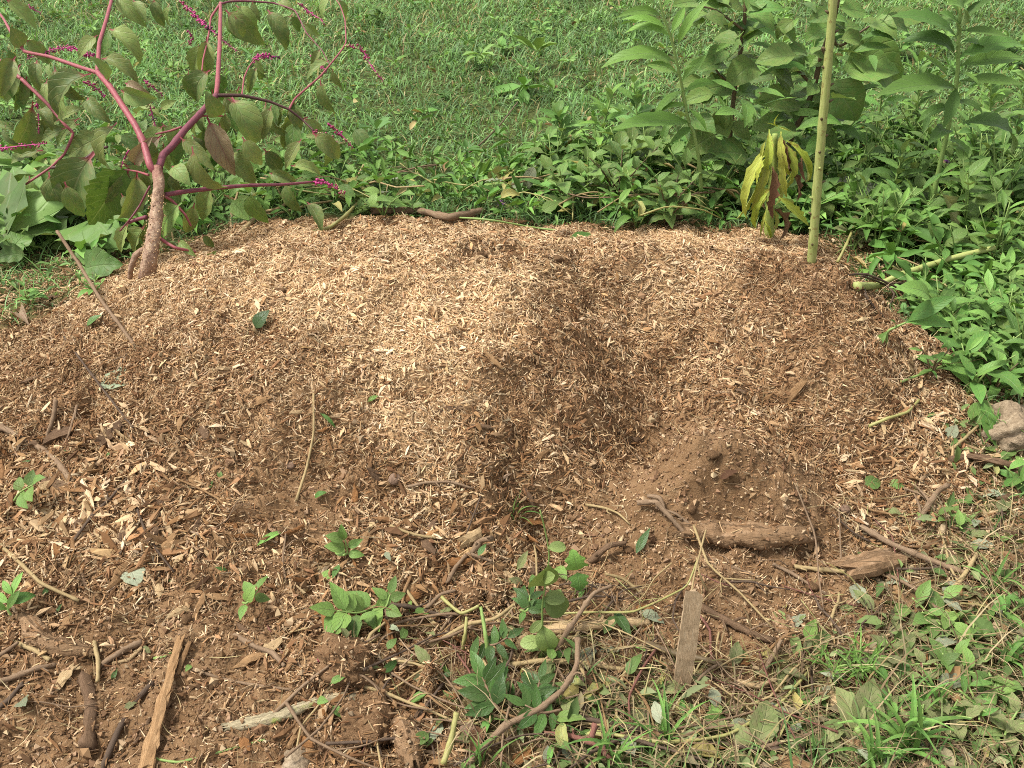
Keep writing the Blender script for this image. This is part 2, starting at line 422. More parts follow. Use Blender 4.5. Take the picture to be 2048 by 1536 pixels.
M['pale_wilt'] = leaf_mat('pale_wilt', (.30, .33, .12), (.40, .40, .18), (.40, .40, .22), vein=(.48, .44, .22), veinamt=.5, yellow=.5, rough=.6)
M['dusty'] = leaf_mat('dusty_leaf', (0.109, 0.162, 0.048), (0.192, 0.240, 0.081), (0.256, 0.282, 0.133), vein=(.22, .25, .13), veinamt=.4, dust=.45, spots=.2, rough=.65, spec=.2)
M['grey_leaf'] = leaf_mat('grey_leaf', (.22, .28, .17), (.32, .36, .25), (.35, .38, .29), vein=(.36, .38, .27), veinamt=.4, dust=.3, rough=.7)
M['gloss'] = leaf_mat('gloss_leaf', (0.036, 0.102, 0.021), (0.077, 0.168, 0.033), (0.154, 0.240, 0.076), vein=(.14, .21, .08), veinamt=.35, rough=.42, spec=.28, dust=.10)
M['vine'] = leaf_mat('vine_leaf', (0.166, 0.252, 0.076), (0.269, 0.348, 0.114), (0.282, 0.336, 0.142), vein=(.30, .36, .17), veins=5, veinamt=.4)
M['night'] = leaf_mat('night_leaf', (0.109, 0.216, 0.048), (0.179, 0.294, 0.067), (0.205, 0.276, 0.104), vein=(.26, .32, .14), veins=6, veinamt=.5, dust=.1)
M['bark'] = wood_mat('bark', [(.075, .045, .028), (.16, .10, .06), (.27, .18, .115)], soil=.35)
M['mudlog'] = wood_mat('mudlog', [(.14, .08, .042), (.27, .17, .095), (.44, .31, .20)], soil=.6, stretch=(5, 1.6), fine=75, bump=1.0, soilcol=(.24, .15, .082))
M['split'] = wood_mat('split_wood', [(.16, .085, .04), (.34, .205, .10), (.50, .35, .20)], soil=.1, stretch=(22, 1.0))
M['palewood'] = wood_mat('pale_wood', [(.28, .18, .09), (.46, .33, .18), (.60, .47, .30)], stretch=(22, 1.0))
M['plank'] = wood_mat('plank_wood', [(.20, .13, .075), (.36, .26, .16), (.48, .38, .26)], stretch=(16, .8), bump=.5, soil=.05)
M['redwood'] = wood_mat('red_wood', [(.12, .05, .02), (.27, .13, .05), (.42, .24, .11)], stretch=(20, 1.2))
M['twig'] = wood_mat('twig', [(.12, .075, .045), (.22, .15, .095), (.33, .25, .17)], soil=.12, bump=.4)
M['darktwig'] = wood_mat('dark_twig', [(.05, .034, .025), (.10, .07, .05), (.17, .125, .09)], soil=.12, bump=.4)
M['redtwig'] = wood_mat('red_twig', [(.10, .045, .035), (.19, .085, .065), (.27, .15, .11)], bump=.4)
M['straw'] = wood_mat('straw_stem', [(.19, .135, .065), (.32, .24, .12), (.46, .36, .20)], bump=.3, rough=.7)
M['mossbark'] = wood_mat('moss_bark', [(.16, .13, .085), (.32, .27, .17), (.48, .42, .29)], soil=.2, moss=.8, stretch=(6, 2))
M['mud'] = wood_mat('mud_clod', [(.11, .062, .031), (.18, .105, .054), (.27, .17, .094)], stretch=(4, 4), fine=110, bump=1.0)
M['poke_stem'] = stem_mat('poke_stem', (.21, .035, .055), (.33, .115, .115), scale=14, specks=.5, speckcol=(.14, .03, .05))
M['poke_purple'] = stem_mat('poke_purple', (.13, .035, .055), (.20, .06, .075), specks=.4, speckcol=(.05, .02, .03))
M['poke_dark_stem'] = stem_mat('poke_dark_stem', (.055, .022, .025), (.10, .05, .04))
def trunk_mat():
    g = NG('poke_trunk'); uv, p = g.uv(), g.obj()
    v = g.sep(uv)[1]
    n = g.noise(p, 45, 4, .7); m_ = g.noise(p, 14, 3, .6)
    c = g.ramp(n, [(.3, (.17, .10, .07)), (.5, (.30, .20, .14)), (.68, (.43, .32, .22))])
    k = g.math('MULTIPLY_ADD', v, .85, g.math('MULTIPLY_ADD', m_, 2.2, -2.1), clamp=True)
    c = g.mix(k, c, (.23, .075, .075))
    return g.done(g.bsdf(c, .8, g.bump(n, 1.0, .008), .1).outputs[0])
M['trunk'] = trunk_mat()
M['green_stem'] = stem_mat('green_stem', (.15, .24, .06), (.24, .33, .10))
M['pale_stalk'] = stem_mat('pale_stalk', (.24, .29, .08), (.36, .38, .14), specks=.55, speckcol=(.16, .08, .03))
M['brown_stem'] = stem_mat('brown_stem', (.075, .05, .028), (.13, .095, .045))
M['wilt_stem'] = stem_mat('wilt_stem', (.17, .24, .05), (.28, .34, .09), specks=.5)
M['yellow_vine'] = stem_mat('yellow_vine', (.22, .22, .07), (.34, .31, .12))
M['magenta'] = stem_mat('magenta', (.30, .02, .12), (.46, .06, .22), rough=.4)
M['berry_green'] = stem_mat('berry_green', (.22, .28, .09), (.34, .34, .14), rough=.35)
M['berry_red'] = stem_mat('berry_red', (.30, .04, .09), (.16, .02, .05), rough=.3)
M['berry_black'] = stem_mat('berry_black', (.022, .012, .02), (.05, .02, .04), rough=.25)
M['purple_petal'] = stem_mat('purple_petal', (.22, .05, .30), (.34, .10, .42))
M['root'] = stem_mat('root', (.24, .165, .10), (.36, .26, .17), rough=.85, spec=.1)
def stone_mat(name, cols):
    g = NG(name); p = g.obj()
    n = g.noise(p, 22, 6, .7); f = g.noise(p, 140, 3, .7)
    c = g.ramp(g.math('ADD', g.math('MULTIPLY', n, .6), g.math('MULTIPLY', f, .4)), [(.33, cols[0]), (.5, cols[1]), (.66, cols[2])])
    return g.done(g.bsdf(c, .9, g.bump(g.math('ADD', n, f), .7, .006), .15).outputs[0])
M['stone'] = stone_mat('stone', [(.12, .085, .055), (.25, .19, .125), (.38, .31, .22)])
M['pebble'] = stone_mat('pebble', [(.10, .06, .04), (.19, .125, .085), (.28, .2, .14)])
# ------------------------------------------------------------------ terrain grid
def axis(lo, hi, step, far_lo, far_hi, grow=1.22):
    a = list(np.arange(lo, hi + 1e-6, step))
    s, x = step, a[-1]
    while x < far_hi:
        s = min(s * grow, 12); x += s; a.append(x)
    s, x, b = step, lo, []
    while x > far_lo:
        s = min(s * grow, 12); x -= s; b.append(x)
    return np.array(b[::-1] + a)
GX = axis(-2.15, 2.05, .008, -90, 90)
GY = axis(.78, 3.45, .008, -60, 160)
XX, YY = np.meshgrid(GX, GY)
base = relief(XX, YY)
zc = []
for u, v, a, b, c, s in ZONE:
    p = at_z(u, v, 0.0)
    for _ in range(4):                                   # settle the pixel on the relief
        h = float(relief(np.array([p[0]]), np.array([p[1]]))[0])
        p = at_z(u, v, .5 * h + .5 * p[2])
    zc.append((p[0], p[1], a, b, c, s))
zc = np.array(zc)

def zones(x, y):
    sh = x.shape
    fx, fy = x.ravel(), y.ravel()
    wx = fx + .06 * fbm(fx * 9, fy * 9, 71, 2)
    wy = fy + .06 * fbm(fx * 9, fy * 9, 72, 2)
    out = np.zeros((len(fx), 4))
    for i in range(0, len(fx), 20000):
        s = slice(i, i + 20000)
        d2 = (wx[s, None] - zc[None, :, 0]) ** 2 + (wy[s, None] - zc[None, :, 1]) ** 2
        w = 1 / (d2 + .0012) ** 2
        out[s] = (w @ zc[:, 2:6]) / w.sum(1)[:, None]
    return out.reshape(*sh, 4)

near = (np.abs(XX) < 5) & (YY > .3) & (YY < 9)
ZN = np.zeros((*XX.shape, 4)); ZN[..., 2] = 1; ZN[..., 3] = 1
ZN[near] = zones(XX[near], YY[near])
chipw = np.clip(ZN[..., 1], 0, 1)
soilw = np.clip(1 - ZN[..., 1] - ZN[..., 2], 0, 1)
dense = (XX > -2.4) & (XX < 2.3) & (YY > .6) & (YY < 3.7)
HH = base.copy()
x, y = XX[dense], YY[dense]
lump = fbm(x * 5.5, y * 5.5, 5, 3) * .040 + fbm(x * 17, y * 17, 8, 3) * .024 - np.maximum(0, fbm(x * 9, y * 9, 12, 3) - .25) * .07
ridged = -np.abs(fbm(x * 13, y * 13, 21, 4)) * .030 + fbm(x * 34, y * 34, 23, 3) * .008
cr = fbm(x * 60, y * 60, 31, 2) * .006
cw, sw = chipw[dense], soilw[dense]
HH[dense] += lump * (.35 + .65 * cw) + ridged * sw * .8 + cr * (.5 + sw)
HH += np.where(near, .02 * fbm(XX * 2.2, YY * 2.2, 44, 2) * ZN[..., 2], 0)
far = np.clip((np.hypot(XX, YY) - 6) / 20, 0, 1)
HH += far * .5 * fbm(XX * .08, YY * .08, 61, 3)

def interp(G, x, y):
    i = np.clip(np.searchsorted(GX, x) - 1, 0, len(GX) - 2)
    j = np.clip(np.searchsorted(GY, y) - 1, 0, len(GY) - 2)
    fx = np.clip((x - GX[i]) / (GX[i + 1] - GX[i]), 0, 1); fy = np.clip((y - GY[j]) / (GY[j + 1] - GY[j]), 0, 1)
    return (G[j, i] * (1 - fx) + G[j, i + 1] * fx) * (1 - fy) + (G[j + 1, i] * (1 - fx) + G[j + 1, i + 1] * fx) * fy

def H(x, y):
    return interp(HH, np.asarray(x, float), np.asarray(y, float))

def P(u, v, off=0.0):
    """where the ray through pixel (u, v) meets the ground"""
    d = ray(u, v)
    t = np.linspace(1.0, 12.0, 2400)
    below = (CAM_H + d[2] * t) < H(d[0] * t, d[1] * t)
    if below.any():
        k = int(np.argmax(below)); tt = np.linspace(t[max(k - 1, 0)], t[k], 20)
        b = (CAM_H + d[2] * tt) < H(d[0] * tt, d[1] * tt)
        tk = tt[int(np.argmax(b))]
    else:
        tk = -CAM_H / d[2]
    q = np.array([d[0] * tk, d[1] * tk, CAM_H + d[2] * tk])
    q[2] += off
    return q

# furrows scraped into the soil: (pixel path, depth, half width)
FURROW = [
 ([(470,985),(560,975),(650,948),(705,915)], -.012, .02), ([(480,1010),(600,1000),(700,962)], .016, .022), ([(440,1045),(560,1040),(690,1000)], -.015, .02),
 ([(430,1075),(540,1070),(680,1040)], .013, .02), ([(420,1110),(520,1105),(640,1080)], -.012, .018), ([(400,1145),(500,1140),(600,1120)], .010, .02),
 ([(620,1180),(650,1130),(700,1080)], -.03, .022), ([(1060,1045),(1100,1085),(1150,1090)], -.045, .03), ([(560,860),(640,830),(720,830)], .012, .03),
 ([(170,1290),(150,1420),(160,1536)], -.012, .03), ([(400,1290),(470,1330),(560,1345)], -.010, .03), ([(1490,800),(1540,790),(1590,800)], -.03, .02),
 ([(780,1470),(800,1420),(830,1400)], -.03, .03), ([(95,890),(180,880),(260,890)], -.03, .025), ([(180,860),(300,870),(420,850)], .012, .03),
 ([(520,655),(545,655)], -.03, .03), ([(560,560),(590,570)], -.02, .03), ([(1240,860),(1290,890),(1330,900)], -.02, .03), ([(1180,690),(1230,740),(1260,810)], -.012, .03), ([(970,740),(1030,735)], .03, .05),
]
add = np.zeros_like(HH)
for path, dep, hw in FURROW:
    w = [P(*q)[:2] for q in path]
    for a, b in zip(w[:-1], w[1:]):
        L2 = ((b - a) ** 2).sum() + 1e-9
        t = np.clip(((XX - a[0]) * (b[0] - a[0]) + (YY - a[1]) * (b[1] - a[1])) / L2, 0, 1)
        d = np.hypot(XX - a[0] - t * (b[0] - a[0]), YY - a[1] - t * (b[1] - a[1]))
        g_ = dep * np.exp(-(d / hw) ** 2)
        add = np.where(np.abs(g_) > np.abs(add), g_, add)
HH += add
gy_, gx_ = np.gradient(HH, GY, GX)

def N(x, y):
    a, b = interp(gx_, np.asarray(x, float), np.asarray(y, float)), interp(gy_, np.asarray(x, float), np.asarray(y, float))
    n = np.stack([-a, -b, np.ones_like(a)], -1)
    return n / np.linalg.norm(n, axis=-1, keepdims=True)

def zone_at(x, y):
    return np.stack([interp(ZN[..., k], x, y) for k in range(4)], -1)

# the heap of chips, the heap of soil and the ground they lie on share one relief and meet edge to edge
def polymask(path):
    q = np.array([P(*a)[:2] for a in path])
    ins = np.zeros(XX.shape, bool)
    j = len(q) - 1
    for i in range(len(q)):
        (xi, yi), (xj, yj) = q[i], q[j]
        c = ((yi > YY) != (yj > YY)) & (XX < (xj - xi) * (YY - yi) / (yj - yi + 1e-12) + xi)
        ins ^= c
        j = i
    return ins
heap_soil = polymask([(1390,866),(1330,890),(1250,950),(1200,1010),(1170,1070),(1200,1120),(1330,1110),(1480,1120),(1640,1090),(1700,1040),(1640,980),(1560,920),(1480,880)])
pile = (base + .012 * fbm(XX * 12, YY * 12, 91, 2) > .035) & (YY > 1.3) & (np.abs(XX) < 2.1) & (YY < 3.4) & ~heap_soil
cellp = pile[:-1, :-1] & pile[1:, :-1] & pile[:-1, 1:] & pile[1:, 1:]
cells = heap_soil[:-1, :-1] & ~cellp
cells &= (np.abs(XX[:-1, :-1]) < 2.1)
NX = len(GX)
idx = np.arange(XX.size).reshape(XX.shape)
quads = np.stack([idx[:-1, :-1], idx[:-1, 1:], idx[1:, 1:], idx[1:, :-1]], -1)
verts = np.stack([XX, YY, HH], -1).reshape(-1, 3)

def surface(name, cell, lower=None):
    q = quads[cell]
    u, inv = np.unique(q, return_inverse=True)
    vv = verts[u].copy()
    me = mesh_np(name, vv, inv.reshape(q.shape), M['earth'], smooth=True)
    a = me.attributes.new('zone', 'FLOAT_VECTOR', 'POINT')
    a.data.foreach_set('vector', ZN.reshape(-1, 4)[u][:, :3].astype(np.float32).ravel())
    o = bpy.data.objects.new(name, me)
    return link(o)
ground = tag(surface('ground', ~cellp & ~cells), kind='structure')
mulch_pile = tag(surface('mulch_pile', cellp), 'broad low pile of tan wood chip mulch with a dark trough running down it', 'mulch pile')
soil_heap = tag(surface('soil_heap', cells), 'small bare heap of crumbly brown soil in front of the mulch pile', 'soil heap')
print('terrain', XX.shape, cellp.sum(), cells.sum())
# ------------------------------------------------------------------ scattered small stuff
def basis(n, yaw, pitch, roll):
    """frames whose X runs along the piece, Z near the ground normal n"""
    k = len(yaw)
    t = np.stack([np.cos(yaw), np.sin(yaw), np.zeros(k)], -1)
    t -= n * (t * n).sum(-1, keepdims=True)
    t /= np.linalg.norm(t, axis=-1, keepdims=True)
    b = np.cross(n, t)
    cp_, sp_ = np.cos(pitch)[:, None], np.sin(pitch)[:, None]
    x = t * cp_ + n * sp_
    z = n * cp_ - t * sp_
    cr_, sr_ = np.cos(roll)[:, None], np.sin(roll)[:, None]
    y = b * cr_ + z * sr_
    z2 = z * cr_ - b * sr_
    return x, y, z2

def scatter(name, tv, tf, pos, fr, size, tint, mat, smooth=False, parent=None, jitter=0.0):
    """one mesh of many small pieces: template tv/tf set at pos in frames fr, scaled by size (n,3)"""
    n, m = len(pos), len(tv)
    t = np.repeat(tv[None], n, 0) * size[:, None, :]
    if jitter:
        t = t * (1 + jitter * (RNG.random((n, m, 1)) - .5)) + (RNG.random((n, m, 3)) - .5) * size[:, None, :] * jitter * .35
    x, y, z = fr
    v = pos[:, None, :] + t[..., 0:1] * x[:, None] + t[..., 1:2] * y[:, None] + t[..., 2:3] * z[:, None]
    f = (tf[None] + (np.arange(n) * m)[:, None, None]).reshape(-1, tf.shape[1])
    c = np.repeat(tint[:, None, :], m, 1).reshape(-1, 3)
    o = bpy.data.objects.new(name, mesh_np(name, v.reshape(-1, 3), f, mat, smooth, None, c))
    return link(o, parent)

def in_view(x, y, z, mu=260, mv=180):
    u, v, f = project(x, y, z)
    return (u > -mu) & (u < 2048 + mu) & (v > -mv) & (v < 1536 + mv) & (f > .1)

def sample(n, x0, x1, y0, y1, power=0.0):
    x = RNG.uniform(x0, x1, n)
    y = RNG.uniform(y0, y1, n) if not power else y0 + (y1 - y0) * RNG.random(n) ** power
    z = H(x, y)
    k = in_view(x, y, z)
    return x[k], y[k], z[k]

def palette(cols, n, var=.16):
    c = np.array(cols)[RNG.integers(0, len(cols), n)]
    return np.clip(c * (1 + var * RNG.standard_normal((n, 1))) * (1 + .02 * RNG.standard_normal((n, 3))), .004, .8)

# sliver: a tapered three-sided splinter, 8 faces
SLIV_V = np.array([[-.5, -.30, 0], [-.5, .25, .05], [-.42, .0, .55], [.44, -.22, .12], [.5, .30, 0], [.46, .05, .5]])
SLIV_F = np.array([[1, 4, 5], [1, 5, 2], [2, 5, 3], [2, 3, 0], [0, 1, 2], [3, 5, 4]])
# flake: a bent flat chip, 12 faces
FLAKE_V = np.array([[-.5, -.16, 0], [-.46, .22, 0], [-.08, -.5, .30], [.05, .46, .35], [.5, -.10, .05], [.44, .25, .1],
                    [-.48, -.14, .45], [-.44, .20, .4], [-.06, -.46, .9], [.05, .42, .95], [.48, -.08, .5], [.42, .22, .5]])
FLAKE_F = np.array([[6, 8, 9], [6, 9, 7], [8, 10, 11], [8, 11, 9], [0, 2, 8], [0, 8, 6], [2, 4, 10], [2, 10, 8], [1, 7, 9], [1, 9, 3], [3, 9, 11], [3, 11, 5], [4, 5, 11], [4, 11, 10], [0, 6, 7], [0, 7, 1]])

PALE = [(.58, .425, .255), (.53, .375, .215), (.555, .40, .235), (.49, .335, .185), (.46, .30, .155), (.62, .48, .31), (.37, .215, .105), (.51, .36, .205), (.57, .425, .27), (.54, .385, .225)]
DARK = [(.29, .165, .08), (.22, .12, .057), (.17, .088, .04), (.25, .135, .06), (.35, .22, .115), (.46, .32, .185), (.13, .068, .032), (.21, .115, .056), (.31, .18, .088)]

def chip_set(n, kind):
    x, y, z = sample(n, -2.2, 2.1, .8, 3.4)
    Z = zone_at(x, y)
    patch = fbm(x * 11, y * 11, 33, 3)
    keep = RNG.random(len(x)) < np.clip(Z[:, 1] * 1.15 - .06 + .22 * patch * (1 - Z[:, 1]), .0, 1)
    x, y, z, Z, patch = x[keep], y[keep], z[keep], Z[keep], patch[keep]
    n = len(x)
    pale = RNG.random(n) < np.clip(1.25 * Z[:, 0] + .42 * patch - .14, .05, .97)
    tint = np.where(pale[:, None], palette(PALE, n, .11), palette(DARK, n, .16))
    tint *= np.clip(.70 + .34 * Z[:, :1] + .16 * fbm(x * 16, y * 16, 35, 2)[:, None], .5, 1.2)
    return x, y, z, Z, tint

def chips(name, n, kind):
    x, y, z, Z, tint = chip_set(n, kind)
    n = len(x)
    nn = N(x, y)
    s = Z[:, 3] * np.clip(np.exp(.38 * RNG.standard_normal(n)), .4, 1.7)
    yaw = RNG.uniform(0, 2 * np.pi, n)
    if kind == 'sliver':
        L = .0155 * s; size = np.stack([L, np.maximum(.0034, .0046 * s ** .6) * RNG.uniform(.6, 1.5, n), .0034 * s ** .5 * RNG.uniform(.6, 1.5, n)], -1)
        fr = basis(nn, yaw, RNG.normal(0, .30, n), RNG.normal(0, .6, n)); tv, tf = SLIV_V, SLIV_F
    elif kind == 'fibre':
        L = .030 * s; size = np.stack([L, .0022 * np.ones(n), .0020 * np.ones(n)], -1)
        fr = basis(nn, yaw, RNG.normal(.05, .30, n), RNG.normal(0, .6, n)); tv, tf = SLIV_V, SLIV_F
    else:
        L = .023 * s; size = np.stack([L, .0062 * s * RNG.uniform(.5, 1.4, n), .0036 * s ** .5 * RNG.uniform(.7, 1.6, n)], -1)
        fr = basis(nn, yaw, RNG.normal(0, .26, n), RNG.normal(0, .34, n)); tv, tf = FLAKE_V, FLAKE_F
    pos = np.stack([x, y, z], -1) + nn * (RNG.uniform(-.001, .006, n) + (.004 if kind != 'sliver' else .002))[:, None]
    o = scatter(name, tv, tf, pos, fr, size, tint, M['chip'], parent=mulch_pile, jitter=.55)
    return tag(o, kind='stuff')
chips('wood_splinters', 330000, 'sliver')
chips('wood_flakes', 24000, 'flake')
chips('wood_fibres', 60000, 'fibre')

# pale flecks trodden into the soil
x, y, z = sample(60000, -2.2, 2.1, .8, 2.7)
Z = zone_at(x, y)
k = RNG.random(len(x)) < np.clip(.75 - .5 * Z[:, 0] - .9 * Z[:, 2], .02, 1) * np.clip(.6 + fbm(x * 8, y * 8, 37, 3), .1, 1)
x, y, z = x[k], y[k], z[k]; n = len(x); nn = N(x, y)
s = np.exp(.45 * RNG.standard_normal(n))
tag(scatter('pale_flecks', SLIV_V, SLIV_F, np.stack([x, y, z], -1) + nn * .002, basis(nn, RNG.uniform(0, 6.3, n), RNG.normal(0, .2, n), RNG.normal(0, .5, n)), np.stack([.0075 * s, .0026 * s ** .7, .002 * s ** .5], -1),
            np.where((RNG.random(n) < .55)[:, None], palette(PALE, n), palette(DARK, n)), M['chip'], jitter=.5), kind='stuff')
# crumbs of soil
OCT_V = np.array([[.5, 0, 0], [-.5, .05, 0], [0, .5, .05], [.04, -.5, 0], [0, .03, .5], [0, 0, -.5]])
OCT_F = np.array([[0, 2, 4], [2, 1, 4], [1, 3, 4], [3, 0, 4], [2, 0, 5], [1, 2, 5], [3, 1, 5], [0, 3, 5]])
x, y, z = sample(170000, -2.2, 2.1, .8, 3.2)
Z = zone_at(x, y)
k = RNG.random(len(x)) < np.clip(1.25 - .55 * Z[:, 1] - .75 * Z[:, 0] - 1.1 * Z[:, 2], .03, 1)
x, y, z, Z = x[k], y[k], z[k], Z[k]
n = len(x)
s = .0035 * np.exp(.55 * RNG.standard_normal(n))
s = np.minimum(s * (1 + .5 * (fbm(x * 15, y * 15, 66, 2) > .15)), .022)
o = scatter('soil_crumbs', OCT_V, OCT_F, np.stack([x, y, z + s * .25], -1), basis(N(x, y), RNG.uniform(0, 6.3, n), RNG.uniform(-1, 1, n), RNG.uniform(-1, 1, n)),
            s[:, None] * RNG.uniform(.7, 1.35, (n, 3)), palette([(.25, .155, .088), (.19, .115, .063), (.30, .20, .12), (.14, .082, .045), (.23, .14, .08), (.40, .29, .18)], n), M['crumb'], jitter=.6)
tag(o, kind='stuff')

# ------------------------------------------------------------------ turf
BL_V, BL_F = [], []
def blade_template(bend, segs=3):
    v = []
    for i in range(segs + 1):
        t = i / segs
        a = bend * t
        xx = (math.sin(a * .5) * t)
        zz = math.cos(a * .5) * t
        w = .5 * (1 - t ** 2.2) + .02
        v += [(xx, -w, zz), (xx, w, zz)]
    f = []
    for i in range(segs):
        a = 2 * i
        f += [(a, a + 1, a + 3), (a, a + 3, a + 2)]
    return np.array(v), np.array(f)

def grass_field(name, n, bend, hgt, tilt, cols, dry, where, wid=.0042, ysp=(.9, 7.6), power=1.0, lift=0.0, xr=4.4, patchy=0.6):
    x, y, z = sample(n, -xr, xr, *ysp, power)
    Z = zone_at(x, y)
    p = fbm(x * 3.2, y * 3.2, 55, 3)
    k = RNG.random(len(x)) < np.clip(where(Z, x, y) * (1 + patchy * p), 0, 1)
    x, y, z, p = x[k], y[k], z[k], p[k]
    n = len(x)
    far = np.clip(y / 3.0, .8, 2.0)
    hh = hgt * np.exp(.3 * RNG.standard_normal(n)) * (1 + .45 * fbm(x * 4, y * 4, 57, 2))
    size = np.stack([hh, wid * RNG.uniform(.6, 1.5, n) * far ** .6, hh], -1)
    up = np.repeat(np.array([[0, 0, 1.0]]), n, 0)
    yaw = RNG.uniform(0, 2 * np.pi, n)
    lean = np.abs(RNG.normal(0, tilt, n))
    t = np.stack([np.cos(yaw), np.sin(yaw), np.zeros(n)], -1)
    zz = up * np.cos(lean)[:, None] + t * np.sin(lean)[:, None]
    b = np.cross(up, t)
    xx = np.cross(b, zz)
    tint = palette(cols, n, .2) * (1 + .5 * fbm(x * 2.0, y * 2.0, 53, 4))[:, None]
    d = RNG.random(n) < np.clip(dry + .45 * dry * 4 * fbm(x * 2.4, y * 2.4, 59, 3), 0, .8)
    tint = np.where(d[:, None], palette([(.36, .31, .15), (.45, .39, .21), (.28, .25, .10), (.30, .22, .11)], n), tint)
    tv, tf = blade_template(bend)
    o = scatter(name, tv, tf, np.stack([x, y, z - .004 + lift], -1), (xx, b, zz), size, tint, M['grass'], True)
    return tag(o, kind='stuff')
GREENS = [(.145, .275, .085), (.18, .325, .10), (.12, .235, .075), (.23, .37, .13), (.185, .29, .135), (.14, .25, .10)]
lawn = lambda Z, x, y: np.clip((Z[:, 2] - .45) * 1.9, 0, 1) * (y > 2.1)
grass_field('lawn_grass', 110000, .8, .055, .6, GREENS, .07, lawn, ysp=(2.1, 7.8), power=1.25)
grass_field('lawn_grass', 80000, 1.9, .08, .85, GREENS, .13, lawn, ysp=(2.1, 7.8), power=1.25)
side = lambda Z, x, y: np.clip((Z[:, 2] - .42) * 2.0, 0, 1) * (y < 2.3) * (x > -.2)
grass_field('trampled_grass', 15000, 1.5, .075, 1.25, [(.085, .16, .045), (.12, .19, .065), (.08, .15, .045), (.14, .19, .07)], .16, side, ysp=(.85, 2.3), xr=2.2, lift=.006)
grass_field('upright_grass', 3200, 1.0, .085, .5, GREENS, .05, lambda Z, x, y: np.clip((Z[:, 2] - .60) * 1.8, 0, 1) * (y < 2.1) * (x > .15), ysp=(.85, 2.1), xr=2.2)
grass_field('dead_grass', 12000, 1.7, .10, 1.35, [(.26, .20, .11), (.19, .135, .075), (.33, .265, .155), (.13, .09, .05)], .2, lambda Z, x, y: np.clip((Z[:, 2] - .12) * 1.8, 0, .8) * (y < 1.75) * (x > -.4), wid=.003, ysp=(.85, 1.75), xr=2.0, lift=.01)

# small broad leaves between the grass: four-sided folded leaves in loose rosettes
LF_V = np.array([[0, 0, 0], [.3, -.5, .10], [.3, 0, -.02], [.3, .5, .10], [.68, -.42, .10], [.68, 0, -.03], [.68, .42, .10], [1, 0, -.10]])
LF_F = np.array([[0, 1, 2], [0, 2, 3], [1, 4, 5], [1, 5, 2], [2, 5, 6], [2, 6, 3], [4, 7, 5], [5, 7, 6]])
def leaf_cover(name, n, where, length, width, cols, mat, ysp, power=1.0, xr=4.4, per=5, hgt=(.01, .06), tiltmean=.25, tiltsd=.35, spread=1.0, dry=.05):
    cx, cy, cz_ = sample(n, -xr, xr, *ysp, power)
    Z = zone_at(cx, cy)
    k = RNG.random(len(cx)) < np.clip(where(Z, cx, cy) * (1 + .8 * fbm(cx * 2.7, cy * 2.7, 77, 3)), 0, 1)
    cx, cy = cx[k], cy[k]
    m = len(cx)
    r = np.repeat(np.arange(m), per)
    n = len(r)
    base_h = RNG.uniform(hgt[0], hgt[1], m)[r] + RNG.uniform(-.008, .008, n)
    yaw = RNG.uniform(0, 6.3, m)[r] + np.tile(np.arange(per) * 2.4, m) + RNG.normal(0, .4, n)
    off = RNG.uniform(.0, .014, n) * spread
    x = cx[r] + np.cos(yaw) * off; y = cy[r] + np.sin(yaw) * off
    L = length * np.exp(.32 * RNG.standard_normal(m))[r] * RNG.uniform(.6, 1.15, n)
    size = np.stack([L, L * width * RNG.uniform(.8, 1.2, n), L], -1)
    up = N(x, y) if ysp[1] < 3 else np.repeat(np.array([[0, 0, 1.0]]), n, 0)
    fr = basis(up, yaw, RNG.normal(tiltmean, tiltsd, n), RNG.normal(0, .35, n))
    hue = palette(cols, m, .18)[r] * RNG.uniform(.85, 1.15, (n, 1))
    d = RNG.random(n) < dry
    hue = np.where(d[:, None], palette([(.30, .26, .09), (.24, .15, .07), (.38, .30, .14)], n), hue)
    o = scatter(name, LF_V, LF_F, np.stack([x, y, H(x, y) + np.maximum(base_h, .002)], -1), fr, size, hue, M[mat], True, jitter=.25)
    return tag(o, kind='stuff')
G2 = [(.12, .24, .055), (.16, .30, .075), (.10, .20, .055), (.20, .34, .10), (.14, .26, .09), (.17, .28, .07)]
leaf_cover('clover_cover', 5200, lambda Z, x, y: lawn(Z, x, y) * (.22 + .8 * (fbm(x * 1.1, y * 1.1, 88, 2) > .22)), .032, .5, G2, 'weedleaf', (2.2, 7.8), 1.2, hgt=(.015, .075))
leaf_cover('broadleaf_cover', 2600, lambda Z, x, y: lawn(Z, x, y) * np.clip(1.6 - (y - 3.0) * 1.1, .10, 1), .058, .36, G2, 'weedleaf', (2.2, 7.6), 1.3, hgt=(.02, .10), per=6)
# taller weeds packed behind the heap and on its right-hand side
def thicket(Z, x, y):
    u, v, f = project(x, y, H(x, y))
    return np.clip((Z[:, 2] - .5) * 2, 0, 1) * np.clip(((v > 300) & (v < 760) & (u > 1050)) * 1.0 + ((v > 330) & (v < 520) & (u <= 1050)) * .55, 0, 1)
leaf_cover('weed_thicket', 2600, thicket, .070, .30, [(.105, .22, .05), (.15, .29, .065), (.085, .18, .042), (.18, .32, .085)], 'weedleaf', (1.7, 4.2), xr=2.6, hgt=(.02, .13), per=6, tiltmean=.15, tiltsd=.45, spread=2)
# leaves pressed into the mud at the front and right
leaf_cover('leaf_litter', 5200, lambda Z, x, y: np.clip((Z[:, 2] - .10) * 1.5, 0, 1) * (y < 2.2) * (x > -.45), .040, .42, [(.11, .16, .05), (.16, .205, .08), (.085, .135, .04), (.22, .25, .12), (.13, .18, .06), (.20, .17, .10)], 'litter', (.85, 2.2), xr=2.2, per=2, hgt=(.002, .022), tiltmean=0, tiltsd=.28, spread=3, dry=.10)
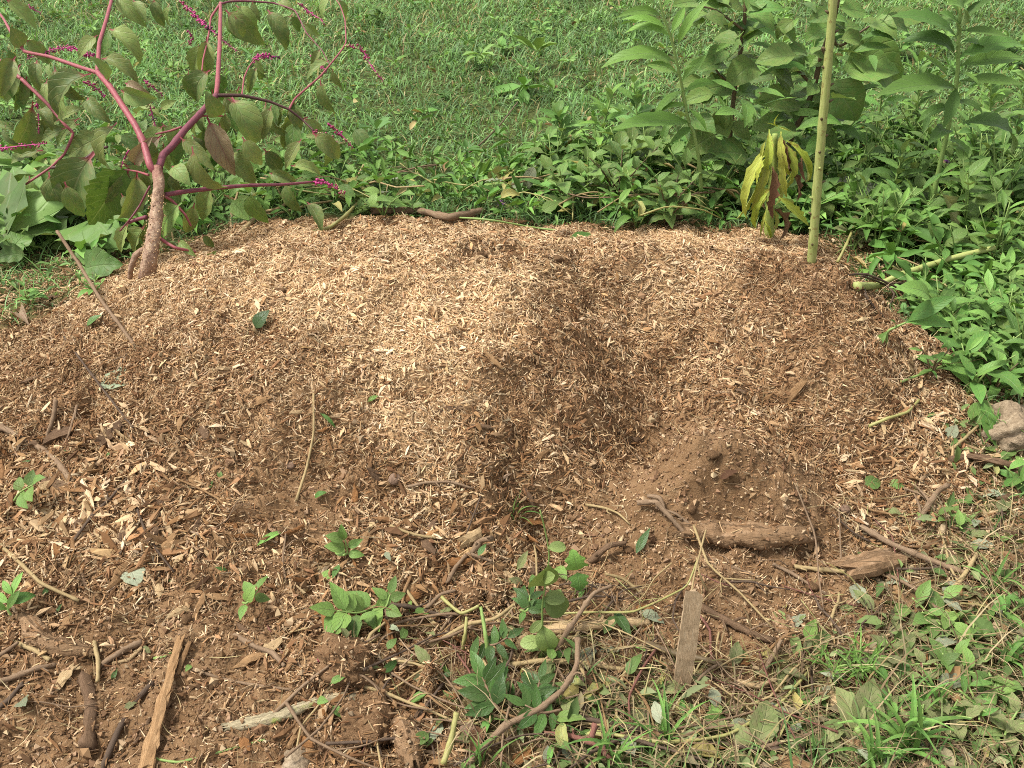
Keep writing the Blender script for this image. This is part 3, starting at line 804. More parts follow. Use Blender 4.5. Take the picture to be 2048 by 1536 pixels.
# shredded stalks and grass clippings matted in the debris at the front
x, y, z = sample(26000, -1.0, 2.0, .85, 1.9)
Z = zone_at(x, y)
k = RNG.random(len(x)) < np.clip((Z[:, 2] - .02) * 2.2, 0, .8) * np.clip(.7 + fbm(x * 6, y * 6, 39, 3), .1, 1.2)
x, y, z = x[k], y[k], z[k]; n = len(x); nn = N(x, y)
L = .055 * np.exp(.5 * RNG.standard_normal(n))
tag(scatter('shredded_stalks', SLIV_V, SLIV_F, np.stack([x, y, z], -1) + nn * RNG.uniform(.002, .022, n)[:, None], basis(nn, RNG.uniform(0, 6.3, n), RNG.normal(0, .22, n), RNG.normal(0, .5, n)), np.stack([L, .0022 + 0 * L, .0022 + 0 * L], -1),
            palette([(.20, .14, .08), (.30, .23, .13), (.13, .085, .05), (.38, .30, .17), (.17, .18, .07), (.25, .26, .10), (.10, .065, .04)], n), M['chip'], jitter=.3), kind='stuff')
# hair roots and straw threads lying on the soil
x, y, z = sample(14000, -2.1, 2.0, .85, 2.6)
Z = zone_at(x, y)
k = RNG.random(len(x)) < np.clip(.22 + .5 * (Z[:, 2] > .05) * (Z[:, 2] < .5) - .15 * (Z[:, 0] > .7), 0.03, 1)
x, y, z = x[k], y[k], z[k]; n = len(x)
tv, tf = blade_template(1.8, 4)
yaw = RNG.uniform(0, 6.3, n); nn = N(x, y)
fx, fy, fz = basis(nn, yaw, RNG.normal(.12, .2, n), RNG.normal(0, .5, n))
L = .055 * np.exp(.45 * RNG.standard_normal(n))
o = scatter('hair_roots', tv, tf, np.stack([x, y, z + .004], -1), (fz, fy, fx), np.stack([L, .0014 * np.ones(n), L], -1), palette([(.34, .24, .14), (.24, .15, .085), (.44, .34, .21), (.16, .10, .06), (.38, .30, .16)], n), M['crumb'], True)
tag(o, kind='stuff')
# ------------------------------------------------------------------ stems, sticks and leaves
def smooth_path(pts, n):
    pts = np.asarray(pts, float)
    if len(pts) < 2: return pts
    q = np.vstack([2 * pts[0] - pts[1], pts, 2 * pts[-1] - pts[-2]])
    seg = np.linalg.norm(np.diff(pts, axis=0), axis=1)
    s = np.concatenate([[0], np.cumsum(seg)]); s /= s[-1]
    out = []
    for t in np.linspace(0, 1, n):
        i = min(np.searchsorted(s, t, side='right') - 1, len(pts) - 2)
        u = (t - s[i]) / max(s[i + 1] - s[i], 1e-9)
        a, b, c, d = q[i], q[i + 1], q[i + 2], q[i + 3]
        out.append(.5 * (2 * b + (c - a) * u + (2 * a - 5 * b + 4 * c - d) * u * u + (3 * b - a - 3 * c + d) * u ** 3))
    return np.array(out)

def tube(pts, radii, seg=7, n=None, rough=0.0, knots=0.0, flat=1.0, ragged=0.0, seed=0, freq=3.0, up=(0, 0, 1), straight=0.0):
    """a round or flattened stick along pts; returns verts, [quads, tris], uv"""
    n = n or max(4, 3 * len(pts))
    c = smooth_path(pts, n)
    if straight:
        pp = np.asarray(pts, float); sg = np.concatenate([[0], np.cumsum(np.linalg.norm(np.diff(pp, axis=0), axis=1))]); sg /= sg[-1]
        lin = np.stack([np.interp(np.linspace(0, 1, n), sg, pp[:, k]) for k in range(3)], -1)
        c = c * (1 - straight) + lin * straight
    r = np.interp(np.linspace(0, 1, n), np.linspace(0, 1, len(radii)), radii)
    L = np.concatenate([[0], np.cumsum(np.linalg.norm(np.diff(c, axis=0), axis=1))])
    T = np.gradient(c, axis=0); T /= np.linalg.norm(T, axis=1)[:, None] + 1e-12
    ref = np.array(up, float)
    if abs(T[0] @ ref) > .93: ref = np.array([1.0, 0.2, 0])
    a = ref - T[0] * (ref @ T[0]); a /= np.linalg.norm(a)
    V, UV = [], []
    ang = np.linspace(0, 2 * np.pi, seg, endpoint=False)
    ca, sa = np.cos(ang), np.sin(ang)
    rr = np.random.default_rng(seed + 5)
    rm = float(np.mean(radii))
    for i in range(n):
        a = a - T[i] * (a @ T[i]); a /= np.linalg.norm(a) + 1e-12
        b = np.cross(T[i], a)
        k = np.ones(seg)
        if rough:
            k += rough * fbm(ca * 1.3 + L[i] / rm * .12 * freq + seed * 3.7, sa * 1.3 + seed, seed, 2) + rough * .5 * (rr.random(seg) - .5)
        if knots:
            k *= 1 + knots * max(0, math.sin(L[i] / (rm * 14) * 6.28 + seed)) ** 12
        ring = c[i] + (ca * k * r[i] * flat)[:, None] * a + (sa * k * r[i])[:, None] * b
        if ragged and i in (0, n - 1):
            ring += T[i] * ((rr.random(seg) - .35) * ragged * rm * 2 * (1 if i else -1))[:, None]
        V.append(ring)
        UV.append(np.stack([ang / 6.2832, np.full(seg, L[i] / (rm * 12))], -1))
    V.append(np.array([c[0] - T[0] * r[0] * .05])); UV.append(np.array([[.5, 0]]))
    V.append(np.array([c[-1] + T[-1] * r[-1] * .05])); UV.append(np.array([[.5, L[-1] / (rm * 12)]]))
    i = np.arange(n - 1)[:, None] * seg; j = np.arange(seg)[None]; j2 = (j + 1) % seg
    Q = np.stack([i + j, i + j2, i + seg + j2, i + seg + j], -1).reshape(-1, 4)
    e0, e1 = n * seg, n * seg + 1
    jj = np.arange(seg); jn = (jj + 1) % seg
    Tn = np.concatenate([np.stack([np.full(seg, e0), jn, jj], -1), np.stack([np.full(seg, e1), (n - 1) * seg + jj, (n - 1) * seg + jn], -1)])
    return np.vstack(V), [Q, Tn], np.vstack(UV)

def merge(parts):
    V, F4, F3, U, o = [], [], [], [], 0
    for v, f, uv in parts:
        V.append(v); U.append(uv)
        for x in f:
            (F4 if x.shape[1] == 4 else F3).append(x + o)
        o += len(v)
    return np.vstack(V), [np.vstack(x) for x in (F4, F3) if x], np.vstack(U)

def put(name, shape, mat, parent=None, origin=None, smooth=True):
    v, f, uv = shape
    if parent is not None:
        origin = np.array(parent.location)
        o = bpy.data.objects.new(name, mesh_np(name, v - origin, f, M[mat], smooth, uv))
        return link(o, parent)
    if origin is None: origin = v.mean(0)
    o = bpy.data.objects.new(name, mesh_np(name, v - origin, f, M[mat], smooth, uv))
    o.location = origin
    return link(o)

PROFILES = {
 'ovate': lambda t: (math.sin(math.pi * min(1, max(0, t)) ** .72) ** .85) * (1 - .25 * t),
 'lance': lambda t: math.sin(math.pi * t ** .85) ** .9,
 'broad': lambda t: max(0, math.sin(math.pi * t ** .58)) ** .75 * (1 - .15 * t),
 'round': lambda t: max(0, math.sin(math.pi * t ** .9)) ** .5,
 'linear': lambda t: (1 - t ** 3) * (.35 + .65 * min(1, t * 4)),
 'lobed': lambda t: max(0, math.sin(math.pi * t ** .6)) ** .6 * (1 - .35 * (.5 + .5 * math.cos(t * 16))),
}
LEAVES = {}
def leaf_mesh(name, kind, ratio, mat, bend=.6, fold=.25, ripple=.0, serr=.0, pet=.12, n=11, waves=6, curl=0.0, seed=0, twist=0.0):
    rr = np.random.default_rng(seed)
    prof = PROFILES[kind]
    t = np.linspace(0, 1, n)
    s = np.array([-1, -.5, 0, .5, 1.0])
    y = z = 0.0; ang = bend * .35
    V, UV = [], []
    for i, tt in enumerate(t):
        if i:
            ang -= bend * 1.35 / (n - 1) * (1 + curl * tt * 2)
            y += math.cos(ang) / (n - 1); z += math.sin(ang) / (n - 1)
        if tt <= pet: w = .014
        else: w = max(.006, ratio * .5 * prof(min(1, (tt - pet) / (1 - pet))))
        for sv in s:
            e = 1 + (serr * (rr.random() - .5) * 2 if abs(sv) == 1 and tt > pet else 0)
            if tt > pet and serr > .15 and abs(sv) == 1: e += serr * .5 * (-1) ** i
            xx = sv * w * e
            zz = fold * abs(xx) + ripple * math.sin(tt * waves * 6.283 + seed + (1.4 if sv > 0 else 0)) * abs(sv) ** 1.5 * min(1, w * 8) - .5 * ripple * abs(sv) * .3
            tw = twist * tt
            V.append((xx * math.cos(tw) - zz * math.sin(tw), y - math.sin(ang) * zz, z + math.cos(ang) * zz + xx * math.sin(tw)))
            UV.append((.5 + sv * .5, tt))
    F4 = []
    for i in range(n - 1):
        for k in range(4):
            a = i * 5 + k
            F4.append((a, a + 1, a + 6, a + 5))
    me = mesh_np(name, np.array(V), np.array(F4), M[mat], True, np.array(UV))
    return me, np.array([0, y, z])

def species(key, kind, ratio, mat, k=5, **kw):
    bend = kw.pop('bend', (.2, 1.0)); fold = kw.pop('fold', (.1, .5))
    LEAVES[key] = [leaf_mesh(key, kind, ratio * random.uniform(.88, 1.12), mat, bend=bend[0] + (bend[1] - bend[0]) * i / max(1, k - 1), fold=random.uniform(*fold), seed=i * 7 + 3, twist=random.uniform(-.4, .4), **kw) for i in range(k)]

species('poke', 'ovate', .40, 'poke_leaf', 6, bend=(.3, 1.5), fold=(.3, 1.0), ripple=.028, waves=4, serr=.05, pet=.13)
species('poke_pink', 'ovate', .36, 'poke_leaf_pink', 3, bend=(.5, 1.5), fold=(.4, 1.0), ripple=.03, waves=4, pet=.13)
species('poke_bright', 'broad', .62, 'poke_leaf_bright', 2, bend=(.3, .5), fold=(.25, .35), ripple=.04, waves=7, serr=.16, pet=.05, n=18)
species('poke_dark', 'ovate', .50, 'poke_dark', 6, bend=(.2, 1.2), fold=(.15, .5), ripple=.02, waves=4, serr=.04, pet=.12)
species('iron', 'lance', .20, 'iron', 6, bend=(.3, 1.3), fold=(.2, .6), ripple=.010, serr=.1, pet=.04, n=14)
species('iron_deep', 'lance', .23, 'iron_deep', 6, bend=(.3, 1.4), fold=(.2, .6), ripple=.012, serr=.12, pet=.04, n=14)
species('knot', 'lance', .28, 'knot', 6, bend=(.1, 1.1), fold=(.15, .5), ripple=.008, pet=.05)
species('dock', 'broad', .60, 'dock', 5, bend=(.2, 1.2), fold=(.1, .5), ripple=.055, waves=4, serr=.12, pet=.10, n=15)
species('wilt', 'lance', .20, 'wilt', 5, bend=(.4, 1.6), fold=(.5, 1.4), ripple=.03, serr=.2, pet=.05, n=14)
species('dead', 'lance', .26, 'dead', 4, bend=(.5, 1.4), fold=(.8, 1.6), ripple=.04, serr=.3, pet=.06)
species('pale_wilt', 'ovate', .36, 'pale_wilt', 4, bend=(.3, 1.4), fold=(.2, .9), ripple=.03, serr=.1)
species('dusty', 'ovate', .46, 'dusty', 6, bend=(-.2, .9), fold=(.05, .4), ripple=.03, waves=3, serr=.1, pet=.08)
species('dusty_long', 'lance', .24, 'dusty', 4, bend=(-.2, .9), fold=(.05, .4), ripple=.02, pet=.05)
species('grey', 'ovate', .52, 'grey_leaf', 4, bend=(-.2, 1.0), fold=(.1, .4), ripple=.04, serr=.12, pet=.08)
species('gloss', 'ovate', .40, 'gloss', 5, bend=(.0, .6), fold=(.1, .4), ripple=.004, pet=.05)
species('vine', 'round', .55, 'vine', 5, bend=(.1, .9), fold=(.05, .4), ripple=.006, pet=.08)
species('lobed', 'lobed', .95, 'knot', 3, bend=(.2, .7), fold=(.05, .25), ripple=.02, pet=.06, n=15)
species('night', 'ovate', .50, 'night', 5, bend=(.1, .9), fold=(.1, .4), ripple=.015, serr=.05, pet=.10)
species('blade', 'linear', .055, 'knot', 5, bend=(.3, 1.8), fold=(.3, .8), pet=.0, n=12)
species('needle', 'linear', .10, 'iron', 4, bend=(.1, .7), fold=(.2, .6), pet=.0, n=7)
species('fallen_dead', 'ovate', .5, 'dead', 4, bend=(-.4, 1.4), fold=(.1, .6), ripple=.05, serr=.2, pet=.06)

def leaf(parent, key, base, tip, up=None, widen=1.0, name='leaf', var=None):
    """one leaf object from its stalk at base to its tip, upper face towards up"""
    me, ch = LEAVES[key][var if var is not None else random.randrange(len(LEAVES[key]))]
    base, tip = np.asarray(base, float), np.asarray(tip, float)
    d = tip - base; L = np.linalg.norm(d); yv = d / L
    if up is None:
        up = np.array([random.gauss(0, .35), -.35 + random.gauss(0, .3), 1.0])
    zv = np.asarray(up, float) - yv * (np.asarray(up) @ yv)
    if np.linalg.norm(zv) < 1e-3: zv = np.cross(yv, [1, 0, 0])
    zv /= np.linalg.norm(zv); xv = np.cross(yv, zv)
    R = Matrix(((xv[0], yv[0], zv[0]), (xv[1], yv[1], zv[1]), (xv[2], yv[2], zv[2])))
    a = math.atan2(ch[2], ch[1])
    R = R @ Matrix.Rotation(-a, 3, 'X')
    sc = L / math.hypot(ch[1], ch[2])
    o = bpy.data.objects.new(name, me)
    org = base if parent is None else base - np.array(parent.location)
    o.matrix_basis = Matrix.Translation(Vector(org)) @ (R @ Matrix.Diagonal((sc * widen, sc, sc))).to_4x4()
    return link(o, parent)

def leaf_px(parent, key, b, t, y0, dy=0.0, **k):
    """leaf seen from pixel b to pixel t; y0 is how far away its stalk is, dy how much farther its tip"""
    return leaf(parent, key, at_y(*b, y0), at_y(*t, y0 + dy), **k)

def wpx(u, v, npx):
    """size in metres of npx photograph pixels on the ground at (u, v)"""
    q = P(u, v)
    return npx * project(*q)[2] / F

def path_on_ground(px, lift, n_sub=1):
    out = []
    for q in px:
        off = lift if len(q) == 2 else q[2]
        p = P(q[0], q[1])
        p = p.copy(); p[2] += off
        if off > .03:                                    # hovering points keep their pixel
            s = at_z(q[0], q[1], p[2]); p = s if abs(s[1] - p[1]) < .5 else p
        out.append(p)
    return np.array(out)

def stick(name, label, cat, px, width, mat, taper=.7, rough=.18, knots=.12, seg=7, flat=1.0, ragged=.5, lift=None, group=None, sub=5, parent=None):
    """a stick lying along photograph pixels; width in pixels at its first point"""
    w = wpx(px[0][0], px[0][1], width) / 2
    lift = w * .55 if lift is None else lift
    pts = path_on_ground(px, lift)
    sd = random.randrange(1000)
    pts[1:-1] += RNG.normal(0, w * .5, pts[1:-1].shape)
    shp = tube(pts, np.linspace(w, w * taper, 4), seg, max(8, 7 * len(pts)), rough * 1.6, knots * 1.5, flat, ragged, sd, straight=.6)
    if cat in ('twig', 'root', 'branch', 'stick') and len(pts) > 2:
        side = []
        for q in range(random.randint(1, 3)):
            i = random.randrange(1, len(pts)); a = random.uniform(.4, 1.1) * random.choice((-1, 1)); d = pts[i] - pts[i - 1]; L_ = np.linalg.norm(d) * random.uniform(.15, .6)
            d = d / (np.linalg.norm(d) + 1e-9); d = np.array([d[0] * math.cos(a) - d[1] * math.sin(a), d[0] * math.sin(a) + d[1] * math.cos(a), d[2] + random.uniform(0, .4)])
            b = pts[i - 1] + (pts[i] - pts[i - 1]) * random.random()
            side.append(tube([b, b + d * L_ * .5 + RNG.normal(0, w * .6, 3), b + d * L_], [w * .5, w * .22], 5, 7, .2, straight=.5))
        shp = merge([shp] + side)
    o = put(name, shp, mat, parent)
    return tag(o, label, cat, group) if parent is None else o

def lump(name, label, cat, u, v, wpxl, mat, shape=(1, .7, .6), rough=.25, sink=.3, seed=None, rot=None, group=None, res=(22, 14)):
    """an uneven stone or clod"""
    sd = random.randrange(1000) if seed is None else seed
    p = P(u, v); r = wpx(u, v, wpxl) / 2
    th = np.linspace(0, 2 * np.pi, res[0], endpoint=False); ph = np.linspace(-1.35, 1.35, res[1])
    T_, P_ = np.meshgrid(th, ph)
    d = np.stack([np.cos(T_) * np.cos(P_), np.sin(T_) * np.cos(P_), np.sin(P_)], -1)
    k = 1 + rough * fbm(d[..., 0] * 1.6 + sd, d[..., 1] * 1.6 + d[..., 2] * 1.3, sd, 3) * 1.3 + rough * .7 * fbm(d[..., 0] * 5 + sd, d[..., 1] * 5 + d[..., 2] * 4.3, sd + 3, 3)
    q = d * k[..., None] * r * np.array(shape)
    n0 = res[0]
    V = np.vstack([q.reshape(-1, 3), q[0].mean(0)[None], q[-1].mean(0)[None]])
    i = np.arange(res[1] - 1)[:, None] * n0; j = np.arange(n0)[None]; j2 = (j + 1) % n0
    Q = np.stack([i + j, i + j2, i + n0 + j2, i + n0 + j], -1).reshape(-1, 4)
    jj = np.arange(n0); jn = (jj + 1) % n0; e = n0 * res[1]
    Tn = np.vstack([np.stack([np.full(n0, e), jn, jj], -1), np.stack([np.full(n0, e + 1), (res[1] - 1) * n0 + jj, (res[1] - 1) * n0 + jn], -1)])
    uv = np.vstack([np.stack([T_.ravel() / 6.28, P_.ravel()], -1), [[0, 0], [0, 0]]])
    o = bpy.data.objects.new(name, mesh_np(name, V, [Q, Tn], M[mat], True, uv))
    o.location = (p[0], p[1], p[2] + r * shape[2] * (1 - 2 * sink))
    o.rotation_euler = (random.uniform(-.2, .2), random.uniform(-.2, .2), rot if rot is not None else random.uniform(0, 6.28))
    link(o)
    if wpxl > 40 and mat == 'mud':
        cling(o, V, V / (np.linalg.norm(V, axis=1)[:, None] + 1e-9), r, 500)
    return tag(o, label, cat, group)

def cling(o, v, nrm, w, n, big=.012):
    k = RNG.integers(0, len(v), n)
    s_ = np.minimum(.0035 * np.exp(.6 * RNG.standard_normal(n)), big)
    fr = basis(nrm[k] * .3 + np.array([0, 0, .8]), RNG.uniform(0, 6.3, n), RNG.uniform(-1, 1, n), RNG.uniform(-1, 1, n))
    c = scatter('clinging_soil', OCT_V, OCT_F, v[k] + RNG.normal(0, w * .10, (n, 3)), fr, s_[:, None] * RNG.uniform(.6, 1.5, (n, 3)), palette([(.22, .135, .072), (.16, .095, .05), (.28, .18, .10), (.36, .26, .16)], n), M['crumb'], parent=o, jitter=.6)
    tag(c, kind='stuff')
    m = n // 5
    k = RNG.integers(0, len(v), m)
    fr = basis(np.repeat(np.array([[0, 0, 1.0]]), m, 0), RNG.uniform(0, 6.3, m), RNG.uniform(-.8, .8, m), RNG.uniform(-1, 1, m))
    L = RNG.uniform(.010, .032, m)
    c = scatter('clinging_splinters', SLIV_V, SLIV_F, v[k] + nrm[k] * .002, fr, np.stack([L, .004 + 0 * L, .003 + 0 * L], -1), palette(DARK + PALE[:3], m), M['chip'], parent=o, jitter=.5)
    tag(c, kind='stuff')

def chunk(name, label, cat, a, b, width, mat, flat=.45, rough=.35, ragged=1.2, lift=None, group=None, seg=7, n=7, taper=.75, tip=0.0):
    """a split piece of wood or bark between two pixels"""
    w = wpx(*a[:2], width) / 2
    lift = w * flat * .7 if lift is None else lift
    pts = path_on_ground([a, b], lift)
    mid = pts.mean(0)
    pts[1][2] += tip
    d = pts[1] - pts[0]; side = np.cross(d, [0, 0, 1.0]); side /= np.linalg.norm(side) + 1e-9
    bow = side * random.uniform(-.06, .06) * np.linalg.norm(d) + np.array([0, 0, random.uniform(0, .05) * np.linalg.norm(d)])
    sd = random.randrange(1000)
    nn = N(mid[0:1], mid[1:2])[0]
    up = nn + side * random.uniform(-.5, .5)
    shp = tube([pts[0], mid + bow, pts[1]], [w * .8, w, w * taper], seg, n, rough, 0, flat, ragged, sd, 5.0, up)
    o = put(name, shp, mat, smooth=False)
    return tag(o, label, cat, group)
# ------------------------------------------------------------------ the cut pokeweed lying over the grass behind the pile
pk0 = P(296, 548)
poke = empty('pokeweed', pk0, 'cut pokeweed with thick pinkish trunk and magenta branches, lying behind the pile', 'pokeweed')
def hz(pts):
    """pixels with a height each"""
    return np.array([at_z(u, v, h) for u, v, h in pts])
BR = []                                                   # centre lines, for loose leaves
def branch(px, r0, r1, mat, name='branch', seg=8, rough=.05, knots=.12):
    pts = hz(px)
    BR.append(pts)
    return put(name, tube(pts, [r0 * .82, r1 * .82], seg, 7 * len(px), rough, knots, seed=len(BR), straight=.75), mat, poke)
trunk_pts = [(296, 556, .14), (299, 520, .20), (308, 469, .26), (315, 400, .33), (318, 365, .37), (312, 336, .40)]
put('trunk', tube(hz(trunk_pts), [.026, .0215, .0185, .0155], 14, 34, .26, .10, seed=3, straight=.5), 'trunk', poke)
tv_ = poke.children[0]
_v = np.array([v.co[:] for v in tv_.data.vertices]); _n = np.array([v.normal[:] for v in tv_.data.vertices])
_k = RNG.integers(0, int(len(_v) * .72), 900); _n2 = len(_k)
_s = np.minimum(.0028 * np.exp(.4 * RNG.standard_normal(_n2)), .008)
tag(scatter('sawdust_specks', OCT_V, OCT_F, _v[_k] + RNG.normal(0, .004, (_n2, 3)) * [1, 1, 2.5] , basis(np.repeat(np.array([[0, 0, 1.0]]), _n2, 0), RNG.uniform(0, 6.3, _n2), RNG.uniform(-1, 1, _n2), RNG.uniform(-1, 1, _n2)), _s[:, None] * RNG.uniform(.6, 1.5, (_n2, 3)), palette(PALE + DARK[:4], _n2), M['chip'], parent=tv_, jitter=.5), kind='stuff')
branch([(291, 498, .22), (272, 510, .21), (262, 535, .17), (260, 556, .13)], .014, .009, 'trunk', rough=.15)
branch([(311, 344, .39), (300, 332, .41), (287, 285, .46), (270, 250, .50), (242, 207, .54), (219, 172, .57), (195, 145, .59)], .0145, .0115, 'poke_stem')
branch([(195, 145, .59), (197, 110, .62), (199, 85, .64), (213, 39, .68), (223, 0, .71), (228, -40, .74)], .010, .007, 'poke_stem')
branch([(196, 146, .59), (156, 133, .59), (98, 113, .60), (49, 103, .60), (25, 70, .63), (8, 39, .65), (-14, 10, .67)], .009, .005, 'poke_stem')
branch([(-20, 105, .56), (0, 121, .55), (20, 141, .53), (43, 158, .51)], .008, .008, 'poke_stem')
branch([(43, 158, .51), (94, 207, .44), (130, 250, .38), (147, 267, .35), (129, 308, .29), (103, 334, .25), (51, 369, .20)], .0085, .005, 'poke_stem')
branch([(214, 294, .34), (195, 299, .31), (156, 328, .27), (103, 336, .25)], .006, .007, 'poke_dark_stem')
branch([(318, 336, .39), (326, 310, .41), (344, 293, .42), (371, 258, .45), (402, 226, .47), (432, 191, .49)], .0155, .0125, 'poke_purple')
branch([(432, 191, .49), (435, 168, .51), (439, 98, .57), (441, 31, .62), (441, 6, .64)], .011, .0085, 'poke_stem')
branch([(441, 8, .64), (460, 3, .64), (488, 2, .63), (547, 6, .61), (590, 21, .59), (613, 66, .54), (645, 102, .49), (660, 130, .46)], .0055, .002, 'poke_purple')
branch([(440, 8, .64), (422, 35, .61), (418, 66, .58), (412, 95, .55), (406, 120, .52), (404, 142, .50)], .006, .0035, 'poke_stem')
branch([(433, 191, .49), (484, 191, .48), (539, 203, .45), (578, 219, .42), (605, 240, .38), (628, 262, .35)], .0085, .004, 'poke_dark_stem')
branch([(484, 190, .48), (488, 156, .50), (497, 135, .52), (509, 119, .53)], .004, .003, 'poke_stem')
branch([(578, 219, .42), (590, 197, .44), (641, 152, .48), (680, 105, .52), (692, 85, .53), (690, 40, .56), (680, 10, .58), (665, -10, .59)], .0048, .0025, 'poke_stem')
branch([(363, 254, .44), (340, 262, .42), (312, 268, .40)], .005, .004, 'poke_stem')
branch([(402, 232, .46), (425, 232, .45), (446, 232, .44)], .004, .003, 'poke_stem')
branch([(329, 390, .33), (371, 383, .32), (422, 377, .31), (492, 371, .29), (566, 369, .27), (625, 364, .25)], .0105, .005, 'poke_purple')
branch([(330, 393, .33), (345, 402, .31), (371, 430, .27), (382, 452, .23)], .006, .004, 'poke_stem')
branch([(318, 475, .25), (335, 487, .23), (352, 496, .22), (391, 504, .19)], .007, .005, 'poke_stem')
branch([(293, 434, .28), (270, 440, .26), (256, 446, .25)], .008, .006, 'poke_purple')
branch([(297, 350, .38), (275, 343, .37), (250, 339, .36)], .005, .003, 'poke_stem')
branch([(300, 372, .36), (280, 410, .30), (262, 436, .27), (240, 462, .22)], .004, .003, 'poke_purple')

def z_at(u, v):
    """height of the nearest branch point as seen, so that leaves hang from it"""
    best, z = 1e9, .4
    for pts in BR:
        uu, vv, _ = project(pts[:, 0], pts[:, 1], pts[:, 2])
        d = (uu - u) ** 2 + (vv - v) ** 2
        k = int(d.argmin())
        if d[k] < best: best, z = d[k], pts[k][2]
    return z
HANG = [  # stalk and tip, in pixels of a 2.56 x enlargement
 ((560,150),(700,310),1),((500,180),(415,290),1),((680,0),(740,105),1),((785,-10),(835,120),1),((868,20),(880,130),1),((120,250),(60,150),2),((105,330),(30,490),1.1),((190,310),(200,450),1.1),
 ((265,315),(272,400),.9),((335,340),(340,565),1.1),((470,380),(345,600),1.2),((520,300),(690,420),.9),((620,460),(785,500),1.3),((170,520),(55,740),1),((340,655),(225,715),1.1),((540,690),(365,790),1.4),
 ((600,630),(580,850),1.2),((485,780),(400,1045),1.5),((660,860),(560,1080),.9),((250,880),(345,1055),1.3),((700,880),(620,1090),1.1),((220,770),(75,830),1.2),
 ((1035,220),(995,360),1.2),((1060,190),(1040,360),1),((1075,360),(1020,505),1.5),((1185,500),(1275,725),1.3),((1155,50),(1335,210),1),((1370,50),(1455,235),1),((1500,70),(1478,195),1),((1555,120),(1625,175),1.2),
 ((965,360),(975,480),1),((1300,300),(1345,370),1),((1390,540),(1350,700),1),((1470,550),(1530,660),1.1),((1690,310),(1585,395),1),((1700,350),(1745,440),1.1),((1640,410),(1710,560),1),((985,750),(1150,935),1),
 ((880,850),(965,940),1.2),((1490,850),(1625,895),1),((1545,710),(1470,850),1),((1380,885),(1500,925),1.1),((820,560),(895,520),1),((1200,80),(1240,180),1),((1290,5),(1330,100),1),((1420,10),(1500,60),1),((1640,250),(1600,330),1),
 ((560,420),(470,300),1),((80,290),(10,470),1),((450,500),(560,620),1),((920,700),(1080,860),.8),((1130,600),(1060,480),1.2),((1240,700),(1330,830),1.3),((1180,780),(1290,930),1.2),((1560,600),(1640,700),1.2),((1600,680),(1720,800),1.2),
 ((330,930),(420,1090),1.2),((150,900),(230,1010),1.3),((40,880),(120,970),1.2),((620,990),(700,1100),1),((700,700),(790,830),1.1),((840,640),(760,760),1.1),((1350,760),(1430,880),1.2),((30,640),(100,730),1.1),((200,560),(260,660),1.1),((290,620),(420,560),1.1),
]
for (b, t, wd) in HANG:
    b, t = (b[0] * .3906, b[1] * .3906), (t[0] * .3906, t[1] * .3906)
    z = z_at(*b)
    B = at_z(*b, z)
    t = (b[0] + (t[0] - b[0]) * 1.12, b[1] + (t[1] - b[1]) * 1.12)
    T_ = at_y(*t, B[1] - random.uniform(-.02, .06))
    if T_[2] < H(T_[0:1], T_[1:2])[0] + .02: T_ = P(*t, .03)
    leaf(poke, 'poke', B, T_, up=np.array([random.gauss(0, .5), -.8, .8 + random.gauss(0, .3)]), widen=wd * 1.12)
for b, t in [((830, 690), (700, 850)), ((1060, 600), (1205, 900)), ((640, 425), (785, 500)), ((690, 845), (780, 700))]:
    b, t = (b[0] * .3906, b[1] * .3906), (t[0] * .3906, t[1] * .3906)
    B = at_z(*b, z_at(*b)); T_ = at_y(*t, B[1] - .03)
    leaf(poke, 'poke_pink', B, T_, up=np.array([.2, -1, .6]), widen=1.15)['label'] = 'pinkish brown wilted leaf'
B = at_z(250, 340, .36)
leaf(poke, 'poke_bright', B, at_y(178, 450, B[1] - .05), up=np.array([.75, -1, .5]), widen=1.15, var=0)['label'] = 'bright light green insect-eaten leaf'

for i in range(85):                                       # the mass of limp leaves behind and below
    pts = random.choice(BR[1:])
    b = pts[random.randrange(len(pts))] + np.array([random.gauss(0, .02), random.uniform(0, .14), random.uniform(-.06, .01)])
    u_, v_, _ = project(*b)
    if v_ < -40: continue
    L = random.uniform(.09, .17)
    t_ = b + np.array([random.gauss(0, .5), random.gauss(0, .3), -1]) * L * .8
    g_ = float(H(t_[0:1], t_[1:2])[0]) + .02
    if t_[2] < g_: t_[2] = g_
    if np.linalg.norm(t_ - b) < .05: continue
    leaf(poke, random.choice(['poke', 'poke', 'poke_dark']), b, t_, up=np.array([random.gauss(0, .6), -.8, .6]), widen=random.uniform(.9, 1.3))

for i in range(90):                                       # low leaves crowding over the grass beneath it
    u_, v_ = random.uniform(-20, 720), random.uniform(270, 455)
    if u_ > 430 and v_ < 300: continue
    b = P(u_, v_, random.uniform(.05, .16)); a = random.uniform(0, 6.3); L = random.uniform(.09, .16)
    t_ = b + np.array([math.cos(a) * .8, math.sin(a) * .5 - .2, random.uniform(-.8, .1)]) * L
    t_[2] = max(t_[2], float(H(t_[0:1], t_[1:2])[0]) + .02)
    leaf(poke, random.choice(['poke', 'poke_dark', 'poke_dark', 'poke_dark']), b, t_, up=np.array([random.gauss(0, .5), -.6, .9]), widen=random.uniform(.9, 1.3))

